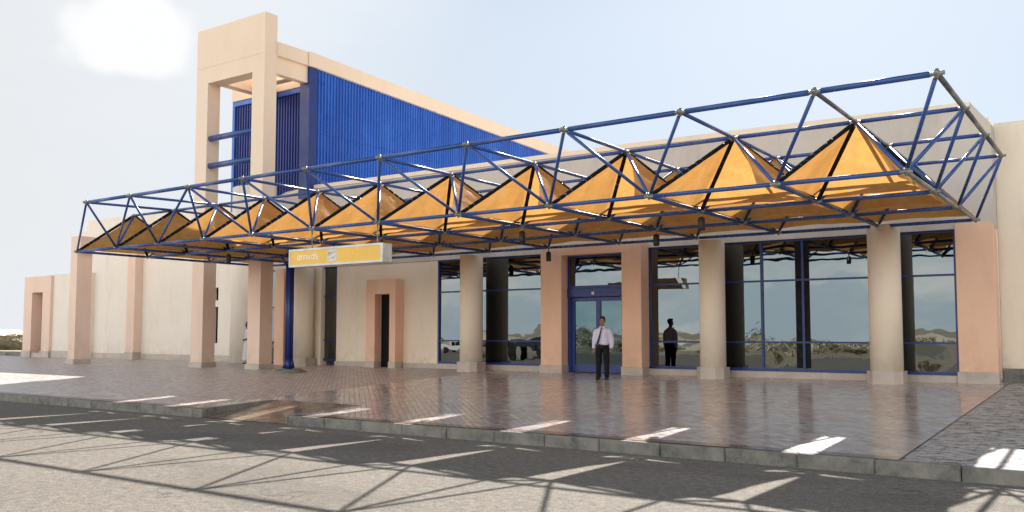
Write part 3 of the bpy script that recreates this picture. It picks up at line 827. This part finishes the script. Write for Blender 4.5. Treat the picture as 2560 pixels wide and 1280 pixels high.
build(arrivals(sx0+.30, 3.65, .118, .019, sy+.0065), 'sign_lettering', M['letter'], face)
bm = BM(); box(bm, -16.28, -15.96, sy+.004, sy+.0075, 3.575, 3.855); build(bm, 'pictogram_panel', M['white_metal'], face)
def plane_icon(bm, cx, cz, s, y, up):
    d = Vector((math.cos(R(up)), math.sin(R(up)))); n = Vector((-d.y, d.x))
    def P(a, b): p = Vector((cx, cz))+d*a*s+n*b*s; return bm.verts.new((p.x, y, p.y))
    bm.faces.new([P(-1, .1), P(-1, -.06), P(.8, -.1), P(1, 0), P(.8, .1)])
    bm.faces.new([bm.verts.new(v_.co+Vector((0, -.0003, 0))) for v_ in [P(.25, .02), P(-.35, .02), P(-.65, .62), P(-.45, .62)]])
    bm.verts.ensure_lookup_table()
bm = BM(); plane_icon(bm, -16.19, 3.765, .085, sy+.0025, 20); plane_icon(bm, -16.07, 3.655, .05, sy+.0025, 20)
build(bm, 'pictogram', M['ink'], face)
bm = BM(); stroke(bm, [(-16.27, 3.70), (-15.97, 3.81)], .008, sy+.0022); stroke(bm, [(-16.27, 3.60), (-15.97, 3.71)], .008, sy+.0019); build(bm, 'pictogram_line', M['ink'], face)
# faded second legend in worn pale paint
M['faded'] = paint('faded sign paint', (.90, .60, .16), .4, .5, .02)
bm = BM(); yb = sy+.0065
for k, (px, L_) in enumerate(((-15.42, .14), (-15.12, .05), (-15.02, .11), (-14.96, .11), (-14.90, .12))): stroke(bm, [(px, 3.70), (px, 3.70+L_)], .012, yb-.0002*k)
stroke(bm, arc(-15.27, 3.73, .05, 200, 340, 8)+[(-15.15, 3.735)], .012, yb-.0015); stroke(bm, [(-15.42, 3.70), (-15.31, 3.70)], .012, yb-.0018)
build(bm, 'faded_lettering', M['faded'], face)
for x, x2 in ((-16.98, -16.98), (-14.76, -14.74)):
    bm = BM(); tube(bm, (x, 15.6, sz1-.01), (x2, 15.58, ZB-.05), .017, 8); box(bm, x-.035, x+.035, 15.56, 15.64, sz1, sz1+.02); build(bm, 'hanger', M['galv'], SG)

# small ground lamp against the round column
e = empty('ground_lamp', (-25.75, 23.35, zp(23.35)), 'small white and black lamp on the ground beside the round cream column', 'lamp')
bm = BM(); lathe(bm, 0, 0, [(.10, 0), (.12, .05), (.11, .15), (.05, .20), (0, .20)], 16); build_local(bm, 'housing', M['white_metal'], e, True)
bm = BM(); lathe(bm, 0, 0, [(.085, 0), (.07, .05), (0, .06)], 14)
bmesh.ops.transform(bm, matrix=Matrix.Translation((.08, -.07, .09)) @ Matrix.Rotation(R(60), 4, 'Y'), verts=bm.verts); build_local(bm, 'lens', M['black'], e, True)
# ------------------------------------------------------------------ people
M['skin'] = paint('brown skin', (.30, .155, .095), .5, .4, .05)
M['skin_dark'] = paint('dark skin', (.06, .032, .022), .5, .4, .05)
M['hair'] = paint('black hair', (.010, .009, .009), .45, .4, .1)
M['shirt'] = paint('pale lilac shirt cloth', (.66, .63, .78), .8, .2, .04)
M['trousers'] = paint('black trouser cloth', (.012, .012, .014), .8, .2, .1)
M['shoe'] = paint('black shoe leather', (.02, .018, .017), .35, .5)
M['whitecloth'] = paint('white robe cloth', (.74, .72, .76), .85, .2, .05)
M['eyewhite'] = paint('eye white', (.7, .68, .64), .3)
M['lip'] = paint('lips', (.17, .06, .05), .5)
def limb(bm, pts, seg=14, cap=True):
    """pts: (x,y,z,a,b) ellipse rings square to the path, a across, b front-back"""
    rings = []; n = len(pts)
    for k, (x, y, z, a, b) in enumerate(pts):
        p = Vector((x, y, z)); q0 = Vector(pts[max(0, k-1)][:3]); q1 = Vector(pts[min(n-1, k+1)][:3])
        d = (q1-q0).normalized(); ref = Vector((0, 1, 0)) if abs(d.y) < .85 else Vector((0, 0, 1))
        u = ref.cross(d).normalized(); v_ = d.cross(u).normalized()
        rings.append([bm.verts.new(p+u*a*math.cos(t)+v_*b*math.sin(t)) for t in [2*math.pi*i/seg for i in range(seg)]])
    for A_, B_ in zip(rings[:-1], rings[1:]):
        for i in range(seg): bm.faces.new((A_[i], A_[(i+1) % seg], B_[(i+1) % seg], B_[i]))
    bm.faces.new(list(reversed(rings[0]))); bm.faces.new(rings[-1])
def ell(bm, c, r, rot=None, sub=3):
    m = Matrix.Translation(c) @ (rot or Matrix()) @ Matrix.Diagonal((*r, 1)); bmesh.ops.create_icosphere(bm, subdivisions=sub, radius=1, matrix=m)
def fuse(bm, name, mat, parent, voxel=.011, it=5, wr=0):
    """voxel-fuse the rough volumes into one continuous skin"""
    me = bpy.data.meshes.new(name); bmesh.ops.recalc_face_normals(bm, faces=bm.faces); bm.to_mesh(me); bm.free()
    o = bpy.data.objects.new(name, me); COL.objects.link(o)
    m = o.modifiers.new('r', 'REMESH'); m.mode = 'VOXEL'; m.voxel_size = voxel
    s = o.modifiers.new('s', 'SMOOTH'); s.iterations = it; s.factor = .5
    dg = bpy.context.evaluated_depsgraph_get()
    nm = bpy.data.meshes.new_from_object(o.evaluated_get(dg)); o.modifiers.clear(); o.data = nm
    if wr:
        for v_ in nm.vertices:
            p = v_.co; w_ = mnoise.noise(Vector((p.x*9, p.y*9, p.z*5)))+.5*mnoise.noise(Vector((p.x*22, p.y*22, p.z*12+3)))
            v_.co = p + v_.normal*w_*wr
    for p in nm.polygons: p.use_smooth = True
    nm.materials.clear(); nm.materials.append(mat); o.parent = parent; return o
def hand(bm, w_, d, side, curl=.5):
    """palm at wrist w_ pointing along d (down), five separate fingers"""
    w_ = Vector(w_); d = Vector(d).normalized(); f = Vector((0, -1, 0)); acr = f
    inw = Vector((-side, 0, 0))
    limb(bm, [(*w_, .026, .020), (*(w_+d*.045), .036, .016), (*(w_+d*.085), .038, .015), (*(w_+d*.10), .034, .013)], 10)
    for k, L in enumerate((.070, .078, .072, .056)):
        b0 = w_+d*.095+acr*(.029-.0195*k); a1 = b0+d*L*.45+inw*curl*.012; a2 = a1+(d*.8+inw*curl).normalized()*L*.32; a3 = a2+(d*.55+inw*curl*1.4).normalized()*L*.25
        limb(bm, [(*b0, .0085, .0085), (*a1, .008, .008), (*a2, .0072, .0072), (*a3, .0055, .0055)], 8)
    t0 = w_+d*.035+acr*.026; t1 = t0+(d*.7+acr*.9+inw*.3).normalized()*.035; t2 = t1+(d+acr*.25+inw*.3).normalized()*.03
    limb(bm, [(*t0, .013, .013), (*t1, .0105, .0105), (*t2, .008, .008)], 8)
def head_geo(bm, hz):
    """hz: height of the chin; faces -y"""
    ell(bm, (0, .008, hz+.135), (.076, .094, .100)); ell(bm, (0, -.022, hz+.068), (.058, .066, .066)); ell(bm, (0, -.05, hz+.022), (.030, .030, .024))
    limb(bm, [(0, -.088, hz+.125, .010, .012), (0, -.104, hz+.088, .015, .016), (0, -.088, hz+.078, .017, .010)], 8)
    for s in (-1, 1):
        ell(bm, (s*.080, .012, hz+.105), (.010, .020, .032)); ell(bm, (s*.042, -.062, hz+.078), (.022, .022, .022), sub=2)
        ell(bm, (s*.034, -.082, hz+.133), (.024, .010, .007), sub=2)
    limb(bm, [(0, .015, hz-.10, .058, .060), (0, .008, hz-.03, .052, .056), (0, .004, hz+.05, .052, .058)], 14)

def man():
    x, y = -12.22, 21.88
    P = empty('person', (x, y, zp(y)), 'man in white long sleeved shirt, black tie and black trousers standing at the blue door', 'person', None, R(16))
    bm = BM(); hz = 1.49
    head_geo(bm, hz)
    limb(bm, [(0, .02, .86, .155, .105), (0, .02, .98, .145, .10), (0, .01, 1.15, .15, .10), (0, .01, 1.30, .155, .095), (0, .015, 1.36, .125, .08), (0, .015, 1.42, .06, .055)], 18)
    for s in (-1, 1):
        limb(bm, [(s*.085, .015, .90, .085, .09), (s*.10, .005, .70, .075, .08), (s*.105, 0, .50, .055, .06), (s*.108, .012, .34, .052, .056), (s*.11, .02, .10, .036, .04), (s*.112, .01, .05, .034, .045)], 14)
        limb(bm, [(s*.112, .05, .035, .033, .028), (s*.118, -.05, .03, .04, .026), (s*.122, -.15, .022, .038, .018)], 12)
    # right arm (viewer's left) hanging
    limb(bm, [(-.145, .01, 1.345, .038, .038), (-.205, .02, 1.22, .042, .045), (-.225, .02, 1.07, .037, .04), (-.235, -.01, .92, .03, .032), (-.237, -.03, .83, .024, .022)], 12)
    hand(bm, (-.237, -.03, .83), (0, -.06, -1), -1, .6)
    limb(bm, [(.145, .01, 1.345, .038, .038), (.215, .03, 1.22, .042, .045), (.245, .055, 1.08, .037, .04), (.235, .03, .94, .03, .032), (.225, .0, .85, .024, .022)], 12)
    hand(bm, (.225, .0, .85), (-.05, -.05, -1), 1, .5)
    fuse(bm, 'body', M['skin'], P, .006, 3)
    for s in (-1, 1):
        bm = BM(); ell(bm, (s*.031, -.079, hz+.118), (.013, .008, .0075), sub=2); e_ = build_local(bm, 'eye', M['eyewhite'], P, True)
        bm = BM(); ell(bm, (s*.031, -.0865, hz+.118), (.0055, .0025, .006), sub=2); p_ = build_local(bm, 'pupil', M['hair'], e_, True)
    bm = BM(); ell(bm, (0, -.084, hz+.050), (.024, .010, .0065), sub=2); build_local(bm, 'mouth', M['lip'], P, True)
    bm = BM(); ell(bm, (0, .022, hz+.155), (.084, .098, .096)); ell(bm, (-.02, -.055, hz+.208), (.055, .045, .028), sub=2); ell(bm, (.02, -.02, hz+.222), (.06, .06, .03), sub=2)
    for f in [f for f in bm.faces if f.calc_center_median().y < -.035 and f.calc_center_median().z < hz+.175]: bm.faces.remove(f)
    for f in [f for f in bm.faces if f.calc_center_median().z < hz+.075]: bm.faces.remove(f)
    for s in (-1, 1):
        box(bm, s*.076-.004, s*.076+.004, -.02, .0, hz+.125, hz+.17)
        limb(bm, [(s*.015, -.092, hz+.142, .004, .004), (s*.048, -.080, hz+.143, .004, .004)], 6)
    build_local(bm, 'hair', M['hair'], P, True)
    bm = BM()
    limb(bm, [(0, .015, .955, .168, .118), (0, .01, 1.00, .182, .135), (0, .005, 1.12, .178, .128), (0, .0, 1.27, .19, .125), (0, .008, 1.36, .185, .112), (0, .014, 1.405, .145, .095), (0, .012, 1.435, .09, .075), (0, .006, 1.46, .064, .066)], 22)
    limb(bm, [(-.135, .01, 1.355, .055, .055), (-.175, .012, 1.325, .066, .066), (-.208, .02, 1.24, .064, .066), (-.232, .02, 1.08, .060, .062), (-.238, -.005, .93, .048, .052), (-.240, -.02, .85, .037, .037)], 14)
    limb(bm, [(.135, .01, 1.355, .055, .055), (.178, .014, 1.325, .067, .066), (.218, .03, 1.24, .066, .066), (.252, .05, 1.08, .064, .066), (.252, .03, .95, .060, .062), (.240, .0, .85, .043, .043)], 14)
    sh = fuse(bm, 'shirt', M['shirt'], P, .011, 4, .009)
    for s in (-1, 1):
        bm = BM(); vs = [bm.verts.new(p) for p in ((s*.004, -.082, 1.445), (s*.060, -.045, 1.475), (s*.072, -.060, 1.435), (s*.040, -.112, 1.405))]; bm.faces.new(vs)
        r_ = bmesh.ops.extrude_face_region(bm, geom=bm.faces[:]); bmesh.ops.translate(bm, verts=[v_ for v_ in r_['geom'] if isinstance(v_, bmesh.types.BMVert)], vec=(0, -.007, 0))
        build_local(bm, 'collar', M['shirt'], sh)
    bm = BM(); limb(bm, [(.075, -.128, 1.285, .002, .002), (.075, -.140, 1.28, .045, .004), (.075, -.132, 1.20, .042, .004), (.075, -.128, 1.19, .02, .003)], 10); build_local(bm, 'pocket', M['shirt'], sh)
    bm = BM(); pts = [(0, -.098, 1.435), (0, -.118, 1.40), (-.012, -.146, 1.33), (-.035, -.158, 1.22), (-.066, -.165, 1.10), (-.10, -.172, 1.00), (-.118, -.172, .95)]
    ws = [.016, .012, .018, .025, .032, .034, .003]
    top = []
    for (a, b, c), w_ in zip(pts, ws): top.append([bm.verts.new((a-w_, b, c)), bm.verts.new((a+w_, b, c)), bm.verts.new((a+w_, b+.008, c)), bm.verts.new((a-w_, b+.008, c))])
    for A_, B_ in zip(top[:-1], top[1:]):
        for i in range(4): bm.faces.new((A_[i], A_[(i+1) % 4], B_[(i+1) % 4], B_[i]))
    bm.faces.new(top[0]); bm.faces.new(list(reversed(top[-1])))
    build_local(bm, 'tie', M['hair'], P)
    bm = BM()
    limb(bm, [(0, .02, .985, .163, .122), (0, .02, .93, .172, .128), (0, .02, .86, .180, .130), (0, .02, .82, .165, .115)], 20)
    for s in (-1, 1): limb(bm, [(s*.088, .018, .88, .098, .108), (s*.105, .005, .70, .092, .096), (s*.112, .0, .48, .078, .084), (s*.116, .01, .28, .070, .080), (s*.118, .012, .09, .066, .082), (s*.118, .012, .055, .064, .08)], 16)
    fuse(bm, 'trousers', M['trousers'], P, .011, 3, .006)
    bm = BM(); lathe(bm, 0, 0, [(1.0, -.016), (1.03, -.016), (1.03, .016), (1.0, .016)], 28)
    bmesh.ops.transform(bm, matrix=Matrix.Translation((0, .018, .975)) @ Matrix.Diagonal((.169, .128, 1, 1)), verts=bm.verts)
    be = build_local(bm, 'belt', M['shoe'], P, True)
    bm = BM(); box(bm, -.022, .022, -.122, -.113, .958, .992, .003); build_local(bm, 'buckle', M['galv'], be)
    for s in (-1, 1):
        bm = BM(); limb(bm, [(s*.113, .085, .045, .036, .040), (s*.116, .03, .052, .042, .050), (s*.122, -.06, .042, .050, .040), (s*.130, -.15, .030, .046, .028), (s*.134, -.195, .022, .026, .016)], 14)
        box(bm, s*.122-.045, s*.122+.045, -.17, .10, .001, .012, .004)
        build_local(bm, 'shoe', M['shoe'], P, True)
man()
def robed():
    x, y = -29.28, 23.55
    P = empty('person', (x, y, zp(y)), 'person in white robe mostly hidden behind the right tower leg', 'person', None, R(-35))
    bm = BM(); hz = 1.45; head_geo(bm, hz)
    limb(bm, [(0, .02, .86, .14, .10), (0, .02, .98, .13, .095), (0, .01, 1.15, .14, .095), (0, .01, 1.28, .16, .10), (0, .015, 1.36, .14, .08), (0, .015, 1.40, .06, .06)], 18)
    for s in (-1, 1):
        limb(bm, [(s*.085, .015, .90, .08, .085), (s*.10, .005, .70, .07, .075), (s*.105, 0, .48, .05, .055), (s*.108, .012, .30, .05, .052), (s*.11, .02, .10, .034, .038), (s*.112, .01, .05, .034, .045)], 14)
        limb(bm, [(s*.112, .05, .035, .033, .028), (s*.118, -.05, .03, .04, .026), (s*.122, -.15, .022, .038, .018)], 12)
        limb(bm, [(s*.155, .01, 1.33, .048, .048), (s*.215, .04, 1.20, .04, .042), (s*.25, .05, 1.06, .034, .036), (s*.19, -.05, .99, .03, .03), (s*.13, -.12, .98, .022, .024)], 12)
        hand(bm, (s*.13, -.12, .98), (-s*.8, -.3, -.35), s, .4)
    fuse(bm, 'body', M['skin_dark'], P, .009, 3)
    bm = BM(); ell(bm, (0, .022, hz+.16), (.088, .102, .10)); ell(bm, (0, .03, hz+.27), (.05, .055, .045), sub=2)
    for f in [f for f in bm.faces if f.calc_center_median().y < -.04 and f.calc_center_median().z < hz+.175]: bm.faces.remove(f)
    build_local(bm, 'hair', M['hair'], P, True)
    bm = BM()
    limb(bm, [(0, .02, .93, .17, .125), (0, .01, 1.10, .165, .122), (0, .0, 1.25, .18, .12), (0, .008, 1.33, .17, .10), (0, .012, 1.385, .10, .075)], 20)
    for s in (-1, 1): limb(bm, [(s*.14, .01, 1.335, .066, .064), (s*.21, .035, 1.22, .066, .064), (s*.25, .045, 1.08, .066, .066)], 14)
    fuse(bm, 'shirt', M['whitecloth'], P, .011, 4, .007)
    bm = BM(); limb(bm, [(0, .02, .97, .165, .12), (0, .02, .80, .205, .155), (0, .01, .5, .23, .18), (0, .0, .25, .235, .19), (0, .0, .13, .22, .18)], 24)
    fuse(bm, 'robe', M['whitecloth'], P, .012, 3, .014)
    for s in (-1, 1):
        bm = BM(); limb(bm, [(s*.113, .08, .03, .036, .03), (s*.118, .0, .03, .042, .03), (s*.126, -.12, .022, .045, .022), (s*.128, -.17, .018, .03, .014)], 12); build_local(bm, 'shoe', M['shoe'], P, True)
robed()
# ------------------------------------------------------------------ desert scrub, hills, the world the windows reflect
def shrub_bm(bm, cx, cy, cz, rx, h, n, leaf, rnd, mi=0):
    lobes = [(rnd.uniform(-.6, .6)*rx, rnd.uniform(-.6, .6)*rx, rnd.uniform(.35, .8)*h, rnd.uniform(.3, .55)) for _ in range(7)]
    for _ in range(n):
        L = rnd.choice(lobes); t = rnd.uniform(0, 2*math.pi); ph = math.acos(rnd.uniform(-1, 1)); rr = rnd.uniform(.55, 1.05)*L[3]
        p = Vector((cx+L[0]+rx*rr*math.sin(ph)*math.cos(t), cy+L[1]+rx*rr*math.sin(ph)*math.sin(t), cz+max(.03, L[2]+h*rr*math.cos(ph)*.8)))
        a = Vector((rnd.gauss(0, 1), rnd.gauss(0, 1), rnd.gauss(0, 1))).normalized()*leaf*rnd.uniform(.5, 1.3); b = a.orthogonal().normalized()*leaf*rnd.uniform(.3, .7)
        f = bm.faces.new([bm.verts.new(p-a), bm.verts.new(p+b), bm.verts.new(p+a), bm.verts.new(p-b)]); f.material_index = mi
def shrub(name, x, y, rx, h, label, mat='leaf', n=700, leaf=.09, seed=1, cat='bush'):
    rnd = random.Random(seed); z = gh(x, y)
    e = empty(name, (x, y, z), label, cat)
    bm = BM(); shrub_bm(bm, 0, 0, 0, rx, h, n, leaf, rnd); build_local(bm, 'foliage', M[mat], e)
    bm = BM()
    for k in range(6):
        t = rnd.uniform(0, 6.28); tube(bm, (0, 0, -.15), (rx*.5*math.cos(t), rx*.5*math.sin(t), h*rnd.uniform(.4, .7)), .05*h/1.5, 6, .015)
    build_local(bm, 'stem', M['bark'], e)
shrub('dry_grass_clump', -60.5, 29.0, 1.5, .55, 'golden dry grass clump just beyond the far left kerb', 'straw', 1500, .13, 3, 'grass clump')
shrub('scrub_bush', -158, 77, 2.6, 1.5, 'olive green bush in the desert, nearest behind the dry grass clump', 'leaf2', 1000, .17, 4)
shrub('scrub_bush', -136, 65.5, 2.2, 1.0, 'brownish scrub bush at the left picture edge', 'leaf', 1000, .15, 5)
rnd = random.Random(11)
bm = BM()
for _ in range(80):
    r_ = rnd.uniform(150, 560); a = R(rnd.uniform(60.5, 67.5)); x = -r_*math.sin(a); y = r_*math.cos(a)
    s = rnd.uniform(1.0, 3.2); shrub_bm(bm, x, y, gh(x, y)-.2, s*1.5, s*.6, 150, .30, rnd)
tag(build(bm, 'desert_scrub', M['leaf'], None), 'dark scrub spread over the desert towards the left horizon', 'scrub', None, 'stuff')
# scrub belt across the road (seen mirrored in the windows)
bm = BM()
for _ in range(100):
    x = rnd.uniform(-115, 25); y = rnd.uniform(-62, -27); s = rnd.uniform(.7, 2.0)+(1.0 if mnoise.noise(Vector((x*.06, y*.06, 1))) > .05 else 0)
    shrub_bm(bm, x, y, gh(x, y)-.1, s*1.3, s*.9, 420, .11, rnd)
tag(build(bm, 'roadside_scrub', M['leaf2'], None), 'low scrub belt across the road, mirrored in the windows', 'scrub', None, 'stuff')
# low ridge of hills all round
bm = BM(); ring = []
for k in range(181):
    a = 2*math.pi*k/180; rows = []
    for (rad, f) in ((95, 0), (112, .55), (130, 1), (190, .6), (260, .0)):
        if math.cos(a) > 0: rad = rad*5.5
        hh = (1.9+3.0*mnoise.noise(Vector((math.cos(a)*7, math.sin(a)*7, 0)))+1.3*mnoise.noise(Vector((math.cos(a)*31, math.sin(a)*31, 2))))*f*(3.2 if math.cos(a) > 0 else 1.15)
        rows.append(bm.verts.new((rad*math.sin(a), rad*math.cos(a), max(-1.2, hh)-.8)))
    ring.append(rows)
for A_, B_ in zip(ring[:-1], ring[1:]):
    if abs(A_[0].co.length-B_[0].co.length) > 50: continue
    for i in range(4): bm.faces.new((A_[i], B_[i], B_[i+1], A_[i+1]))
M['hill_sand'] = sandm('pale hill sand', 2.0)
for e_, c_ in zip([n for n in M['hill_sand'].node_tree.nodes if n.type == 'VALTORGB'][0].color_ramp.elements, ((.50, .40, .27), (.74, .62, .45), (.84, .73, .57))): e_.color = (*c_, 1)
tag(build(bm, 'hills', M['hill_sand'], None, True), kind='structure')

# white pickup parked across the forecourt (mirrored beside the round column)
M['car_white'] = paint('white car paint', (.72, .71, .68), .25, .6, .03)
def pickup(x, y, rz, name='pickup_truck', label='white pickup truck parked across the road, mirrored beside the left round column', cat='truck', pm_='car_white', suv=False):
    V = empty(name, (x, y, 0), label, cat, None, rz)
    V2 = .83
    bm = BM()
    prof = [(-2.5, .45), (-2.5, 1.0), (-.55, 1.05), (-.35, 1.05), (-.15, 1.72), (1.0, 1.74), (1.55, 1.12), (2.45, 1.0), (2.55, .75), (2.52, .42), (1.95, .42), (1.82, .75), (1.2, .75), (1.07, .42), (-1.0, .42), (-1.13, .75), (-1.75, .75), (-1.88, .42)]
    if suv: prof[1:5] = [(-2.52, 1.05), (-2.3, 1.62), (-2.1, 1.74), (-1.2, 1.78)]
    prism(bm, prof, 'Y', -V2, V2); bmesh.ops.bevel(bm, geom=bm.edges[:], offset=.03, segments=2, affect='EDGES')
    build_local(bm, 'body', M[pm_], V)
    if suv:
        for s in (-1, 1):
            bm = BM(); prism(bm, [(-2.2, 1.12), (-2.05, 1.60), (-.35, 1.63), (-.35, 1.12)], 'Y', s*(V2+.004), s*(V2+.012)); build_local(bm, 'window', M['glass_door'], V)
    for s in (-1, 1):
        for pts in (((-.18, 1.10), (-.03, 1.62), (.42, 1.63), (.42, 1.10)), ((.50, 1.10), (.50, 1.63), (.95, 1.63), (1.38, 1.12))):
            bm = BM(); prism(bm, pts, 'Y', s*(V2+.004), s*(V2+.012)); build_local(bm, 'window', M['glass_door'], V)
        bm = BM(); box(bm, 1.3, 1.42, s*V2, s*(V2+.2), 1.12, 1.30, .02); build_local(bm, 'mirror', M['black'], V)
        bm = BM(); box(bm, 2.49, 2.56, s*.75-.12, s*.75+.1, .78, .93, .02); build_local(bm, 'headlight', M['galv'], V)
        for wx in (1.51, -1.44):
            e_ = BM(); lathe(e_, 0, 0, [(.19, -.10), (.33, -.11), (.37, -.07), (.37, .07), (.33, .11), (.19, .10)], 24)
            bmesh.ops.transform(e_, matrix=Matrix.Translation((wx, s*.74, .37)) @ Matrix.Rotation(R(90), 4, 'X'), verts=e_.verts)
            wh = build_local(e_, 'wheel', M['black'], V, True)
            e_ = BM(); lathe(e_, 0, 0, [(0, .05), (.10, .06), (.19, .10)], 16); 
            bmesh.ops.transform(e_, matrix=Matrix.Translation((wx, s*.74, .37)) @ Matrix.Rotation(R(90)*s, 4, 'X'), verts=e_.verts); build_local(e_, 'rim', M['galv'], wh, True)
    bm = BM(); box(bm, 2.5, 2.62, -.8, .8, .42, .62, .03); build_local(bm, 'bumper', M['galv'], V)
pickup(-46.6, -11.5, R(8))
M['car_dark'] = paint('dark blue car paint', (.02, .028, .045), .25, .6, .03)
pickup(-40.6, -13.2, R(4), 'parked_car', 'dark estate car parked across the road, mirrored west of the door portal', 'car', 'car_dark', True)
